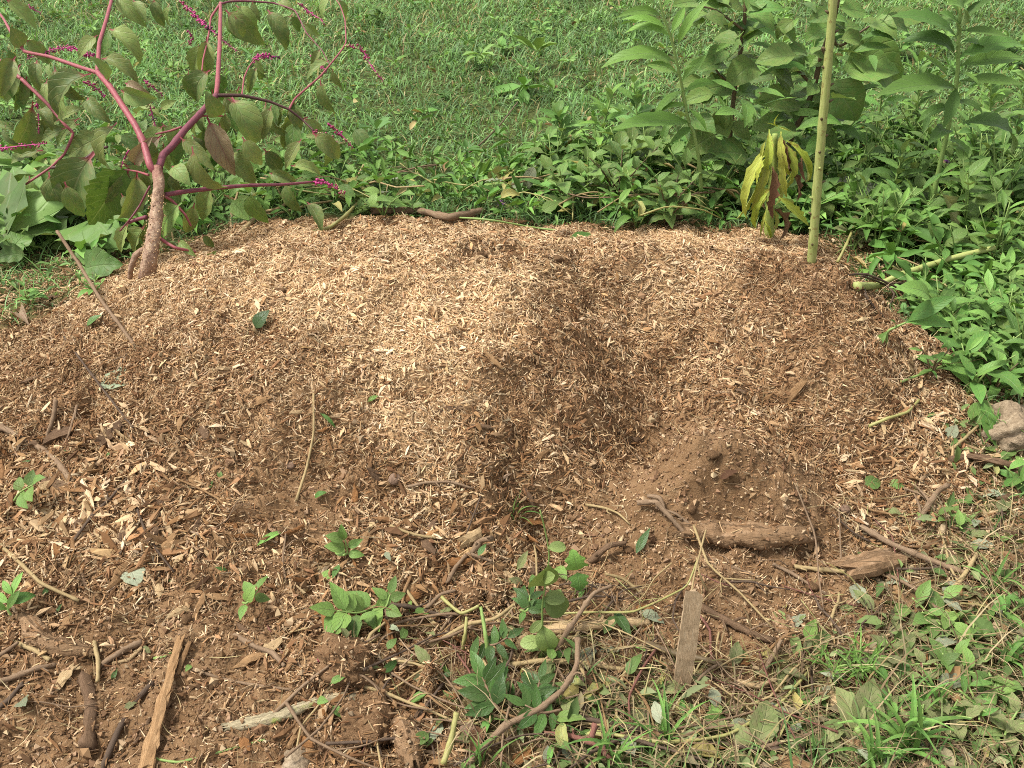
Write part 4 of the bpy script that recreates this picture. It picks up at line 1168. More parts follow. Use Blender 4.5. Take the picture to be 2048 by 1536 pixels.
def raceme(px, r, mats, dens=1.0, name='berry_cluster'):
    """a drooping spike of stalked berries; colour runs along it"""
    pts = hz(px)
    c = smooth_path(pts, 24)
    ax = put(name, tube(pts, [.0028, .0016], 6, 16, seed=1), 'magenta', poke)
    org = np.array(poke.location)
    L = np.linalg.norm(np.diff(c, axis=0), axis=1).sum()
    nb = int(dens * L / .0042)
    groups = {}
    icv, icf = OCT_V * 2, OCT_F
    for i in range(nb):
        t = (i + random.random()) / nb
        q = c[min(23, int(t * 23))] + (c[min(23, int(t * 23) + 1)] - c[min(23, int(t * 23))]) * ((t * 23) % 1)
        d = np.array([random.gauss(0, 1), random.gauss(0, 1), random.gauss(-.1, 1)]); d /= np.linalg.norm(d)
        st = .008 + .005 * random.random()
        m = mats[min(len(mats) - 1, int(t * len(mats) + random.gauss(0, .3)))] if t * len(mats) > 0 else mats[0]
        m = m if isinstance(m, str) else random.choice(m)
        rad = r * 1.22 * random.uniform(.7, 1.15) * (1.0 - .25 * t)
        e = q + d * st
        # eight-sided berry
        th = np.linspace(0, 2 * np.pi, 8, endpoint=False)
        rows = [np.stack([np.cos(th) * math.cos(p), np.sin(th) * math.cos(p), np.full(8, math.sin(p) * .85)], -1) for p in (-.9, -.3, .3, .9)]
        v = np.vstack(rows + [[[0, 0, -.85]], [[0, 0, .8]]]) * rad + e
        f = []
        for a in range(3):
            for k in range(8): f.append((a * 8 + k, a * 8 + (k + 1) % 8, (a + 1) * 8 + (k + 1) % 8, (a + 1) * 8 + k))
        t3 = [(32, (k + 1) % 8, k) for k in range(8)] + [(33, 24 + k, 24 + (k + 1) % 8) for k in range(8)]
        groups.setdefault(m, []).append((v, [np.array(f), np.array(t3)], np.zeros((len(v), 2))))
        groups.setdefault('magenta', []).append(tube([q, e], [.0013, .0011], 4, 2))
    for m, parts in groups.items():
        v, f, uv = merge(parts)
        o = bpy.data.objects.new('berries' if m != 'magenta' else 'berry_stalks', mesh_np('berries', v - org, f, M[m], True, uv))
        link(o, ax)
        o['kind'] = 'stuff'
ripe = ['berry_black', 'berry_black', 'berry_red', 'magenta']
half = [['berry_red', 'berry_green'], ['berry_red', 'magenta']]
gr = [['berry_green', 'berry_red'], 'berry_green']
raceme([(191,117,.57),(165,103,.57),(137,96,.56),(110,98,.55),(85,106,.53),(55,117,.51)], .0036, ['magenta', 'magenta', 'magenta', ['berry_black', 'magenta', 'berry_red']])
raceme([(47,8,.64),(60,16,.63),(82,26,.61)], .0036, half + ['berry_green'])
raceme([(359,2,.66),(385,25,.63),(414,52,.60),(445,80,.56),(477,104,.53)], .0042, [['berry_red', 'berry_green'], ['berry_red', 'magenta'], 'magenta', ['magenta', 'berry_black'], 'berry_green', 'berry_green'], 1.2)
raceme([(509,119,.53),(525,110,.53),(540,112,.52),(560,115,.50)], .0040, ['magenta', 'magenta', ['magenta', 'berry_black'], 'berry_black'], 1.2)
raceme([(-5,297,.30),(25,294,.31),(60,290,.32),(94,287,.33)], .0034, ['magenta', 'magenta', 'berry_red', 'berry_red'], .8)
raceme([(168,164,.52),(185,172,.50),(211,192,.46)], .0038, half)
raceme([(74,207,.44),(77,235,.39),(78,268,.34)], .0040, gr, .9)
raceme([(258,300,.36),(248,318,.33),(242,337,.30)], .0058, ['berry_green'], .7)
raceme([(288,160,.48),(310,178,.45),(326,192,.42)], .0040, gr)
raceme([(298,205,.42),(305,230,.38),(312,256,.34)], .0040, [['berry_green', 'berry_red'], ['berry_green', 'berry_black']])
raceme([(625,262,.35),(650,270,.32),(672,284,.29)], .0040, gr + half)
raceme([(655,246,.37),(675,262,.34),(692,280,.31),(706,296,.28)], .0042, ['berry_red', 'magenta', ['berry_red', 'berry_green'], 'berry_green'])
raceme([(694,92,.53),(724,100,.51),(738,125,.47),(752,145,.44),(766,162,.41)], .0042, [['berry_red', 'berry_green'], 'berry_red', 'berry_green', 'berry_green'])
raceme([(600,8,.60),(620,25,.57),(640,38,.55),(650,50,.53)], .0038, half + gr)
raceme([(375,60,.55),(385,75,.52),(378,90,.49)], .0038, half)
raceme([(625,363,.25),(648,366,.24),(668,374,.22),(690,388,.20)], .0042, ['magenta', 'magenta', ['magenta', 'berry_red'], ['berry_red', 'berry_green']], 1.3)
raceme([(500,228,.38),(508,240,.36),(516,255,.34)], .0055, ['berry_green'], .6)
raceme([(620,110,.45),(635,122,.43),(650,140,.41)], .0038, half)

# broad ragged dock leaves in the grass beside it
def rosette(name, label, cat, u, v, key, lst, y0=None, group=None):
    p = P(u, v)
    r = empty(name, p, label, cat, group)
    put('crown', tube([p + [0, 0, -.01], p + [0, 0, .02]], [.012, .008], 8, 4, .1), 'green_stem', r)
    for (b, t, hb, ht, wd) in lst:
        B = P(b[0], b[1], hb); T_ = P(t[0], t[1], ht)
        leaf(r, key, B, T_, up=np.array([random.gauss(0, .3), -.7, 1.0]), widen=wd)
    return r
rosette('dock_plant', 'large ragged pale green dock rosette at the grass edge left of the pokeweed trunk', 'dock plant', 25, 520, 'dock',
        [((25,512),(30,415),.05,.10,1.5),((40,520),(125,420),.05,.12,1.0),((20,525),(-40,440),.05,.1,1.2),((30,530),(75,500),.04,.06,1.3),((60,530),(-10,535),.04,.03,1.2),((45,470),(10,425),.08,.12,1.2)])
rosette('dock_plant', 'dusty dark green dock leaves strewn with chips, beside the base of the pokeweed trunk', 'dock plant', 215, 545, 'dock',
        [((115,470),(175,450),.05,.06,1.2),((200,470),(245,520),.05,.05,1.5),((190,485),(240,455),.08,.07,1.3),((140,500),(190,500),.04,.04,1.4),((170,555),(250,545),.03,.03,1.2),((230,500),(170,540),.05,.02,1.2)])
# ------------------------------------------------------------------ standing weeds
def Z3(u, v):                                             # pixels of the right-hand enlargement
    return 1150 + u * .4385, v * .4385

def standing(name, label, cat, base_px, stem_px, r0, r1, mat, lean=0.0, group=None, ymore=0.0):
    """plant on the ground at base_px, its stem seen through stem_px; lean is how much farther away the top is"""
    p = P(*base_px)
    r = empty(name, p, label, cat, group)
    k = len(stem_px)
    pts = [p - [0, 0, .01]] + [at_y(u, v, p[1] + lean * (i + 1) / k) for i, (u, v) in enumerate(stem_px)]
    pts = np.array(pts)
    put('stem', tube(pts, [r0, r1], 8, 6 * len(pts), .06, .10, seed=len(label)), mat, r)
    return r, pts

def along(pts, t):
    c = smooth_path(pts, 40)
    f = t * 39; i = min(int(f), 38)
    return c[i] + (c[i + 1] - c[i]) * (f - i)

def whorl(r, pts, key, n, L, t0=.25, t1=1.0, droop=.1, rise=.5, widen=1.0, shrink=.45, tries=0):
    """leaves up the stem in a spiral, smaller towards the top"""
    ph = random.uniform(0, 6.3)
    for i in range(n):
        t = t0 + (t1 - t0) * (i + .5) / n
        b = along(pts, t)
        a = ph + i * 2.4 + random.gauss(0, .3)
        l = L * (1 - shrink * (i / n)) * random.uniform(.75, 1.15)
        el = rise * (t - .2) - droop + random.gauss(0, .22)
        d = np.array([math.cos(a) * math.cos(el), math.sin(a) * math.cos(el), math.sin(el)])
        tip = b + d * l
        g = float(H(tip[0:1], tip[1:2])[0])
        if tip[2] < g + .01: tip[2] = g + .01
        leaf(r, key, b, tip, up=np.array([-d[0] * .6 * math.sin(el) + random.gauss(0, .15), -d[1] * .5 * math.sin(el) - .15, 1.0]), widen=widen)

# bare green stalk standing in the pile
p = P(1625, 528)
st = empty('bare_stalk', p, 'tall bare yellow-green stalk standing in the right end of the mulch pile', 'stalk')
pts = np.array([p - [0, 0, .04]] + [at_y(u, v, p[1] + dy) for u, v, dy in [(1627, 480, .0), (1634, 380, .01), (1643, 270, .02), (1652, 170, .03), (1661, 70, .04), (1668, -20, .05), (1674, -80, .06)]])
put('stem', tube(pts, [.0135, .0125, .0115, .0105], 14, 40, .07, .10, seed=4), 'pale_stalk', st)
for t in np.linspace(.12, .95, 17):
    b = along(pts, t); a = random.uniform(2.6, 6.8)
    d = np.array([math.cos(a), math.sin(a), .5])
    put('leaf_scar', tube([b + d * .010, b + d * random.uniform(.017, .022)], [.0045, .002], 6, 3, .3), 'brown_stem' if random.random() < .6 else 'pale_stalk', st)

# wilting yellow plant on the crest
wp = P(1540, 476)
wr = empty('wilted_plant', wp, 'wilting yellow plant with limp drooping leaves and brown tatters on the pile crest', 'plant')
yw = wp[1]
ws = np.array([wp - [0, 0, .03], at_y(1537, 470, yw), at_y(1542, 400, yw + .01), at_y(1548, 330, yw + .02), at_y(1550, 268, yw + .02)])
put('stem', tube(ws, [.017, .015, .010], 10, 24, .12, .1), 'wilt_stem', wr)
for (b, t, k_, w_) in [((885,590),(860,800),'wilt',1.1),((900,660),(785,1000),'wilt',1.0),((880,680),(735,1000),'wilt',.8),((940,600),(985,800),'wilt',1.2),((930,700),(965,900),'wilt',1.1),((925,895),(1065,1030),'wilt',1.2),((935,620),(935,760),'dead',1.2),
                     ((960,640),(1050,830),'wilt',.8),((960,760),(1010,920),'dead',.9),((900,760),(880,960),'dead',1.3),((890,880),(905,1000),'dead',1.2),((880,700),(800,960),'wilt',1.0),((870,640),(850,740),'wilt',1),((945,640),(950,870),'wilt',1),
                     ((925,580),(870,560),'wilt',.6),((930,580),(985,600),'wilt',.9),((920,575),(930,520),'wilt',.6),((870,960),(845,1080),'wilt',.8),((860,1000),(890,1090),'wilt',.9),((1040,700),(1055,830),'dead',.9)]:
    B, T_ = Z3(*b), Z3(*t)
    leaf(wr, k_, at_y(*B, yw), at_y(*T_, yw - random.uniform(.01, .05)), up=np.array([random.gauss(0, .6), -1, .5]), widen=w_ * .65)

for i in range(12):
    b_ = along(ws, random.uniform(.35, .98)); a_ = random.uniform(0, 6.3); L = random.uniform(.07, .15)
    leaf(wr, random.choice(['wilt', 'wilt', 'dead']), b_, b_ + np.array([math.cos(a_) * .35, math.sin(a_) * .35 - .1, -.9]) * L, up=np.array([math.cos(a_), math.sin(a_) - .5, .5]), widen=random.uniform(.5, .9))
# light green long-leaved weed, left of the dark shrub
iw, ip = standing('tall_weed', 'tall light green weed with long narrow arching leaves, left of the dark-stemmed shrub', 'weed', (1405, 440), [(1400, 340), (1387, 263), (1378, 246), (1360, 153), (1343, 79), (1325, 26), (1318, -20)], .008, .004, 'green_stem', .06)
for b, t in [((400,80),(190,80)),((415,130),(215,90)),((435,170),(230,150)),((455,285),(120,310)),((470,200),(610,0)),((460,180),(545,140)),((480,350),(330,290)),((488,370),(600,250)),((495,410),(350,560)),((500,420),(640,385)),((525,560),(170,595)),((440,150),(500,30)),
             ((400,60),(310,0)),((395,40),(470,-30)),((520,500),(600,600)),((510,480),(380,520)),((530,580),(430,660)),((480,330),(560,300))]:
    B, T_ = Z3(*b), Z3(*t)
    leaf_px(iw, 'iron', B, T_, ip[3][1], random.uniform(-.10, .08), up=np.array([random.gauss(0, .2), -.5, 1]), widen=1.15)

# right-hand tall weed
jw, jp = standing('tall_weed', 'tall deep green weed with long leaves near the upper right corner', 'weed', (1862, 470), [(1866, 400), (1880, 330), (1895, 263), (1913, 167), (1917, 88), (1922, 0), (1925, -50)], .010, .005, 'green_stem', .05)
for b, t in [((1740,170),(1440,75)),((1740,165),(1660,60)),((1735,265),(1480,195)),((1755,260),(2040,205)),((1755,300),(2050,265)),((1740,400),(1370,440)),((1740,400),(1680,585)),((1700,350),(1585,250)),((1760,370),(2050,385)),((1700,610),(1610,660)),
             ((1770,560),(1975,715)),((1760,100),(1900,0)),((1750,130),(1690,20)),((1765,190),(1870,250)),((1750,60),(1640,-30)),((1760,40),(1860,-40)),((1755,210),(1640,300)),((1750,330),(1850,420)),((1720,500),(1560,560)),((1725,480),(1860,520)),((1690,640),(1800,760)),((1670,700),(1560,760)),((1765,140),(1980,170)),((1770,110),(1640,110))]:
    B, T_ = Z3(*b), Z3(*t)
    leaf_px(jw, 'iron_deep', B, T_, jp[4][1], random.uniform(-.12, .08), up=np.array([random.gauss(0, .25), -.5, 1]), widen=1.2)

# dark-stemmed shrub between them
sp_ = P(1552, 455); sy = sp_[1] + .25
sh = empty('dark_shrub', P(1552, 440), 'dark green broad-leaved shrub with brown forking stems behind the bare stalk', 'shrub')
SB = []
def sbranch(px, r0, r1, dy=0.0):
    pts = np.array([at_y(u, v, sy + dy * i / len(px)) for i, (u, v) in enumerate(px)])
    SB.append(pts)
    put('branch', tube(pts, [r0, r1], 8, 5 * len(px), .08, .12, seed=len(SB)), 'brown_stem', sh)
sbranch([(1550, 450), (1560, 380), (1571, 307), (1588, 263), (1610, 219), (1628, 175), (1641, 118), (1659, 66), (1672, 20), (1682, -40)], .014, .008)
sbranch([(1628, 175), (1605, 150), (1588, 136), (1560, 120)], .007, .004, -.1)
sbranch([(1588, 200), (1572, 210), (1558, 228)], .006, .004, -.05)
sbranch([(1600, 235), (1640, 225), (1680, 218)], .005, .003, -.05)
sbranch([(1662, 66), (1678, 92), (1720, 65), (1764, 35)], .007, .003, .06)
sbranch([(1455, 440), (1458, 350), (1461, 259), (1470, 175), (1483, 88), (1492, 9), (1494, -40)], .011, .008, .05)
sbranch([(1470, 175), (1440, 150), (1420, 120)], .005, .003)
sbranch([(1486, 60), (1460, 40), (1430, 20), (1400, 12)], .005, .003)
sbranch([(1628, 430), (1632, 340), (1640, 260), (1648, 200)], .008, .006, .1)
SL = [((830,280),(690,400),1.6),((1020,310),(860,235),1.4),((1000,440),(820,470),1.3),((1160,350),(1290,550),1.7),((1200,320),(1480,330),1.5),((1200,230),(1470,420),1.1),((1000,400),(890,330),1.2),((730,390),(555,425),1.3),((630,500),(700,625),1.6),((530,540),(640,610),1.4),
      ((650,610),(495,705),1.3),((800,710),(605,690),1.4),((780,730),(850,760),1.3),((780,800),(670,890),1.6),((1100,760),(960,840),1.5),((1120,520),(1250,500),1.4),((990,560),(800,590),1.3),((900,330),(980,430),1.2),((1060,510),(1210,540),1.2),((760,230),(860,150),1.4),
      ((770,180),(880,120),1.3),((750,150),(640,200),1.3),((780,60),(880,-20),1.4),((770,40),(650,20),1.2),((700,220),(590,300),1.3),((690,300),(560,330),1.2),((1390,90),(1520,150),1.2),((1400,80),(1600,90),1.2),((1330,120),(1470,180),1.2),((1170,120),(1050,190),1.4),
      ((1180,60),(1060,100),1.3),((1200,40),(1330,60),1.4),((1200,180),(1320,210),1.3),((960,260),(1040,330),1.2),((640,440),(520,470),1.3),((690,480),(640,600),1.2),((1040,460),(1000,560),1.2),((960,520),(880,560),1.1),((700,560),(800,640),1.3),((1110,600),(1200,680),1.2),
      ((920,120),(1000,200),1.3),((1000,90),(920,180),1.2),((780,0),(900,60),1.3),((1010,20),(1100,60),1.2),((620,60),(530,120),1.2),((840,420),(920,480),1.2)]
for b, t, w_ in SL:
    B, T_ = Z3(*b), Z3(*t)
    o = leaf_px(sh, 'poke_dark', B, T_, sy + random.uniform(-.08, .05), random.uniform(-.10, .05), up=np.array([random.gauss(0, .35), -.75, 1]), widen=w_)

for i in range(120):                                      # inner foliage of the shrub
    pts = random.choice(SB)
    b = along(pts, random.uniform(.15, .98)) + np.array([random.gauss(0, .05), random.gauss(0, .10), random.gauss(0, .04)])
    a = random.uniform(0, 6.3); L = random.uniform(.08, .16)
    t_ = b + np.array([math.cos(a), math.sin(a) * .8, random.uniform(-.5, .3)]) * L
    g_ = float(H(t_[0:1], t_[1:2])[0]) + .02
    t_[2] = max(t_[2], g_)
    leaf(sh, random.choice(['poke_dark', 'poke_dark', 'iron_deep', 'knot']), b, t_, up=np.array([random.gauss(0, .4), -.5, 1]), widen=random.uniform(1.0, 1.4))

# a low bushy clump between pile and shrub, and the weeds round about
def bush(name, label, cat, u, v, key, n, hgt, L, spread=.14, mat='green_stem', group=None, stems=5, widen=1.0, droop=.1, rise=.8):
    p = P(u, v)
    r = empty(name, p, label, cat, group)
    for i in range(stems):
        a = 6.283 * i / stems + random.uniform(-.5, .5)
        s = spread * random.uniform(.4, 1.0); hh = hgt * random.uniform(.65, 1.1)
        q = np.array([p - [0, 0, .01], p + [math.cos(a) * s * .35, math.sin(a) * s * .35, hh * .55], p + [math.cos(a) * s, math.sin(a) * s, hh]])
        put('stem', tube(q, [.0035, .0018], 6, 9, .05), mat, r)
        whorl(r, q, key, max(2, n // stems), L, .25, 1.0, droop, rise, widen)
    return r
B_ = [
 ('broad_leaf_weed', 'bushy broad-leaved weed with dull green leaves beside the tall light green weed', 'weed', 1235, 420, 'poke_dark', 30, .26, .11, .15, 'brown_stem', 6, 1.0),
 ('broad_leaf_weed', 'dark leafy weed clump behind the crest, in front of the tall light green weed', 'weed', 1330, 455, 'poke_dark', 25, .18, .10, .13, 'brown_stem', 5, 1.0),
 ('broad_leaf_weed', 'pair of broad green leaves on a short weed left of the bushy weed', 'weed', 1085, 395, 'poke_dark', 14, .17, .10, .09, 'green_stem', 3, .9),
 ('sprawling_weed', 'pale sprawling weed with upright long leaves right of the pokeweed berries', 'weed', 790, 400, 'iron', 16, .17, .12, .12, 'green_stem', 4, 1.1),
 ('sprawling_weed', 'small upright weed with paired leaves in the lawn behind the crest', 'weed', 1000, 375, 'iron', 12, .12, .08, .08, 'green_stem', 3, 1.2),
 ('sprawling_weed', 'leafy green weed under the lowest pokeweed branch', 'weed', 420, 430, 'iron_deep', 18, .15, .11, .12, 'green_stem', 4, 1.1),
 ('sprawling_weed', 'leafy weed at the foot of the pokeweed berries', 'weed', 560, 420, 'knot', 18, .13, .10, .12, 'green_stem', 4, 1.2),
 ('leafy_weed', 'weed with long leaves between the wilted plant and the bare stalk', 'weed', 1590, 470, 'knot', 14, .16, .09, .09, 'green_stem', 4, 1.0),
 ('leafy_weed', 'bluish lobed-leaf weed just right of the bare stalk', 'weed', 1705, 500, 'dusty', 14, .11, .07, .09, 'green_stem', 4, 1.3),
 ('leafy_weed', 'tangled knotweed behind the thick fallen stem at the right', 'weed', 1800, 500, 'knot', 24, .20, .10, .15, 'green_stem', 5, 1.0),
 ('leafy_weed', 'tall leafy weed at the right edge beside the deep green weed', 'weed', 1985, 440, 'iron_deep', 26, .30, .12, .14, 'green_stem', 5, 1.0),
 ('leafy_weed', 'feathery light green weed right of the bare stalk', 'weed', 1725, 400, 'needle', 60, .30, .055, .06, 'green_stem', 3, 1.0),
 ('leafy_weed', 'weed with thin drooping leaves between feathery weed and deep green weed', 'weed', 1795, 420, 'iron_deep', 20, .24, .11, .12, 'green_stem', 4, 1.0),
 ('knotweed', 'bright green bushy knotweed with a leafy top at the right edge above the stone', 'knotweed', 2000, 690, 'knot', 34, .20, .12, .16, 'green_stem', 6, 1.15),
 ('knotweed', 'knotweed with big lance leaves overhanging the right foot of the pile', 'knotweed', 1905, 690, 'knot', 26, .15, .13, .14, 'green_stem', 5, 1.1),
 ('knotweed', 'small knotweed with spread leaves just above the tan stone', 'knotweed', 1985, 790, 'knot', 18, .12, .09, .11, 'brown_stem', 4, 1.1),
 ('knotweed', 'thin reddish-stemmed knotweed leaning over the chips left of the stone', 'knotweed', 1860, 755, 'knot', 10, .10, .07, .09, 'redstem' if 'redstem' in M else 'brown_stem', 3, 1.0),
 ('knotweed', 'dense knotweed by the right edge level with the fallen stem', 'knotweed', 1990, 590, 'knot', 30, .20, .11, .16, 'green_stem', 6, 1.1),
 ('knotweed', 'knotweed shoots beside the end of the thick fallen stem', 'knotweed', 1840, 590, 'knot', 18, .11, .09, .11, 'green_stem', 4, 1.1),
 ('grassy_weed', 'small leafy weed at the left edge of the pile below the dock', 'weed', 60, 610, 'knot', 18, .07, .05, .08, 'green_stem', 4, 1.2),
 ('grassy_weed', 'tiny weed by the pile edge under the leaning dry stem', 'weed', 190, 590, 'knot', 14, .06, .045, .06, 'green_stem', 4, 1.3),
 ('lawn_weed', 'upright leafy lawn weed at the top edge beside the bare stalk', 'weed', 1540, 60, 'iron', 20, .20, .12, .12, 'green_stem', 4, 1.2),
 ('lawn_weed', 'leafy weed at the top edge right of the pokeweed arch', 'weed', 760, 55, 'iron_deep', 20, .14, .12, .12, 'green_stem', 5, 1.3),
 ('lawn_weed', 'low leafy weed in the middle of the lawn', 'weed', 1010, 110, 'knot', 18, .07, .10, .12, 'green_stem', 5, 1.3),
 ('lawn_weed', 'low bright weed in the lawn below the top edge right of centre', 'weed', 1080, 75, 'knot', 16, .07, .09, .12, 'green_stem', 4, 1.3),
 ('lawn_weed', 'leafy weed in the far lawn between the two tall weeds', 'weed', 1800, 120, 'knot', 24, .16, .12, .14, 'green_stem', 5, 1.2),
 ('lawn_weed', 'pale leafy weed in the upper right corner', 'weed', 2010, 130, 'knot', 22, .14, .13, .14, 'green_stem', 5, 1.2),
]
for (nm, lb, ct, u, v, key, n, hg, L, spd, mt, stn, wd) in B_:
    bush(nm, lb, ct, u, v, key, n, hg, L, spd, mt, None, stn, wd)

TALL = [(1190, 350, 'iron', .34, 'light green weed standing left of the tall light green weed'), (1275, 330, 'knot', .36, 'bright narrow-leaved weed just behind the tall light green weed'), (1440, 340, 'iron_deep', .50, 'tall green weed just left of the brown shrub stems'),
        (1510, 320, 'iron', .55, 'tall light green weed rising between the two shrub stems'), (1590, 300, 'knot', .50, 'bright leafy weed rising behind the bare stalk'), (1690, 330, 'iron_deep', .46, 'tall narrow-leaved weed just right of the bare stalk'),
        (1745, 300, 'knot', .40, 'bright narrow-leaved weed behind the feathery weed'), (1820, 330, 'iron', .44, 'light green weed just left of the tall deep green weed'), (1960, 330, 'iron', .42, 'tall light green weed between the deep green weed and the right edge'),
        (2020, 300, 'iron_deep', .40, 'deep green weed cut by the right edge near the top'), (1935, 400, 'knot', .30, 'bright weed just in front of the tall deep green weed'), (2040, 420, 'knot', .32, 'bright narrow-leaved weed cut by the right edge'),
        (1770, 440, 'iron_deep', .26, 'narrow-leaved weed in front of the feathery weed'), (1130, 330, 'knot', .22, 'low bright weed between lawn and bushy weed')]
for (u, v, key, hg, lb) in TALL:
    p = P(u, v)
    r = empty('tall_weed', p, lb, 'weed')
    dx = random.uniform(-.06, .06)
    q = np.array([p - [0, 0, .01], p + [dx * .3, 0, hg * .5], p + [dx, .02, hg]])
    put('stem', tube(q, [.005, .0025], 7, 14, .08, .1), 'green_stem', r)
    whorl(r, q, key, 26, .15, .12, 1.0, .05, .9, 1.25, .4)

# leaves and shoots that reach over the chips on the right
kr, kp = standing('knotweed', 'knotweed shoot reaching over the chips with two long bright leaves and one hanging leaf', 'knotweed', (1775, 690), [(1775, 665), (1790, 655), (1812, 645)], .004, .003, 'green_stem')
for b, t, w_ in [((1812,645),(1905,655),1.1),((1815,643),(1912,592),1.2),((1775,662),(1738,705),1.2),((1790,655),(1780,640),1.2),((1860,600),(1790,578),1.3)]:
    leaf_px(kr, 'knot', b, t, kp[-1][1], -.02, up=np.array([0, -.5, 1]), widen=w_)

# foreground: vine, glossy sprig, nightshade, seedlings
vr, vp = standing('climbing_vine', 'thin pale vine standing up from the debris with round yellowish green leaves', 'vine', (1082, 1325), [(1085, 1270), (1085, 1210), (1092, 1160), (1098, 1110), (1090, 1060), (1080, 1020)], .0022, .0014, 'green_stem', .03)
for b, t, w_ in [((1095,1095),(1132,1095),1.0),((1098,1130),(1070,1172),1.3),((1088,1195),(1132,1222),1.2),((1087,1200),(1130,1195),1.1),((1085,1240),(1060,1265),1.0),((1084,1250),(1100,1298),1.2),((1082,1280),(1040,1290),1.2),((1085,1275),(1120,1300),1.1),((1086,1160),(1110,1150),1.0),((1080,1300),(1098,1330),1.2)]:
    leaf_px(vr, 'vine', b, t, vp[2][1], random.uniform(-.02, .02), up=np.array([random.gauss(0, .3), -.6, 1]), widen=w_)
lr, lp = standing('lobed_leaf_seedling', 'lobed dusty green leaf pair standing right of the thin vine', 'seedling', (1150, 1195), [(1152, 1175), (1155, 1150)], .002, .0015, 'green_stem')
leaf_px(lr, 'lobed', (1155, 1140), (1145, 1098), lp[-1][1], .01, up=np.array([0, -1, .8]))
leaf_px(lr, 'lobed', (1155, 1145), (1160, 1182), lp[-1][1], -.02, up=np.array([0, -1, .9]), widen=1.2)
def sprig(label, px, key, n, Lpx, mat, r=.0028, name='leafy_sprig', cat='sprig', widen=1.0, lift=.03):
    pts = path_on_ground([(u, v, lift + .012 * i) for i, (u, v) in enumerate(px)], lift)
    rt = empty(name, pts[0], label, cat)
    put('stem', tube(pts, [r, r * .6], 7, 6 * len(px), .1, .15), mat, rt)
    for i in range(n):
        t = .12 + .88 * (i // 2 * 2 + 1) / n
        b = along(pts, min(1, t)); tg = along(pts, min(1, t + .05)) - along(pts, max(0, t - .05)); tg /= np.linalg.norm(tg) + 1e-9
        sd = np.cross(tg, [0, -.45, .9]); sd /= np.linalg.norm(sd)
        s = 1 if i % 2 else -1
        L = Lpx * project(*b)[2] / F * random.uniform(.75, 1.15)
        d = tg * random.uniform(.1, .7) + sd * s * random.uniform(.6, 1) + np.array([0, 0, random.uniform(-.25, .25)])
        d /= np.linalg.norm(d)
        tip = b + d * L
        tip[2] = max(tip[2], float(H(tip[0:1], tip[1:2])[0]) + .006)
        leaf(rt, key, b, tip, up=np.array([random.gauss(0, .3), -.7, 1]), widen=widen * 1.15)
    e = along(pts, 1.0)
    tg = along(pts, 1) - along(pts, .85); tg /= np.linalg.norm(tg)
    leaf(rt, key, e, e + tg * Lpx * project(*e)[2] / F, widen=widen)
    return rt
sprig('dark glossy leafy sprig lying over the debris, its broad end pointing up', [(1000, 1440), (985, 1400), (965, 1355)], 'gloss', 12, 62, 'twig')
sprig('glossy sprig with small dark leaves beside the long diagonal twig', [(1075, 1445), (1070, 1400), (1080, 1360)], 'gloss', 10, 48, 'twig')
sprig('dark leafy sprig crossing under the long diagonal twig', [(1120, 1440), (1085, 1425), (1050, 1410)], 'gloss', 8, 50, 'twig')
sprig('short glossy sprig just below the round-leaved vine', [(1040, 1240), (1055, 1220), (1060, 1190)], 'gloss', 8, 40, 'green_stem')
sprig('glossy sprig half hidden under the crossing twigs left of the vine', [(960, 1300), (985, 1290), (1015, 1275)], 'gloss', 8, 40, 'twig')
sprig('fresh green nightshade sprig with pointed leaves and green berries in the debris', [(765, 1225), (720, 1225), (675, 1222)], 'night', 9, 62, 'green_stem', name='nightshade')
for (u, v) in [(728, 1217), (706, 1260), (640, 1322)]:
    lump('green_berry' if u != 640 else 'red_berry', {728: 'green nightshade berry by the leafy sprig', 706: 'green nightshade berry below the leafy sprig', 640: 'dull red berry on the mud left of the root clump'}[u], 'berry', u, v, 11, 'berry_green' if u != 640 else 'berry_red', (1, 1, .95), .05, .1)
sprig('small nightshade shoot at the edge of the trampled debris with dusty leaves', [(690, 1130), (695, 1105), (690, 1080)], 'night', 5, 40, 'green_stem', name='nightshade')
sprig('nightshade shoot with round leaves above the root clump', [(745, 1240), (770, 1215), (780, 1190)], 'night', 6, 40, 'green_stem', name='nightshade')
sprig('small seedling with two fresh leaves on the bare soil left of the debris', [(490, 1225), (495, 1205), (515, 1180)], 'night', 4, 40, 'green_stem', name='nightshade')
sprig('pale leafy shoot at the left edge above the mud-caked root', [(30, 1250), (15, 1215), (25, 1190)], 'knot', 5, 50, 'green_stem', name='leafy_shoot', cat='shoot', widen=1.2)
sprig('leafy shoot by the long stick at the left edge', [(35, 1020), (40, 985), (65, 970)], 'night', 4, 45, 'green_stem', name='leafy_shoot', cat='shoot', widen=1.2)

bush('goldenrod_seedling', 'bright green goldenrod seedling with narrow leaves on the trampled ground', 'seedling', 1715, 1350, 'needle', 60, .075, .055, .09, 'green_stem', None, 6, 1.0)
bush('goldenrod_seedling', 'narrow-leaved seedling just left of the bright goldenrod seedling', 'seedling', 1660, 1345, 'needle', 30, .045, .05, .06, 'green_stem', None, 4, 1.0)
def tuft(label, u, v, n, hgt, spread, widen=1.0, key='blade', name='grass_tuft', cat='grass tuft'):
    p = P(u, v)
    r = empty(name, p, label, cat)
    for i in range(n):
        a = random.uniform(0, 6.3); el = random.uniform(.25, 1.35)
        b = p + np.array([random.gauss(0, .008), random.gauss(0, .008), -.003])
        L = hgt * random.uniform(.6, 1.15)
        d = np.array([math.cos(a) * math.cos(el), math.sin(a) * math.cos(el), math.sin(el)])
        leaf(r, key, b, b + d * L, up=np.array([-d[0], -d[1], .8]), widen=widen, name='blade')
    return r
tuft('bright broad grass tuft at the bottom right corner with tall arching blades', 1810, 1500, 22, .13, .05, 1.6)
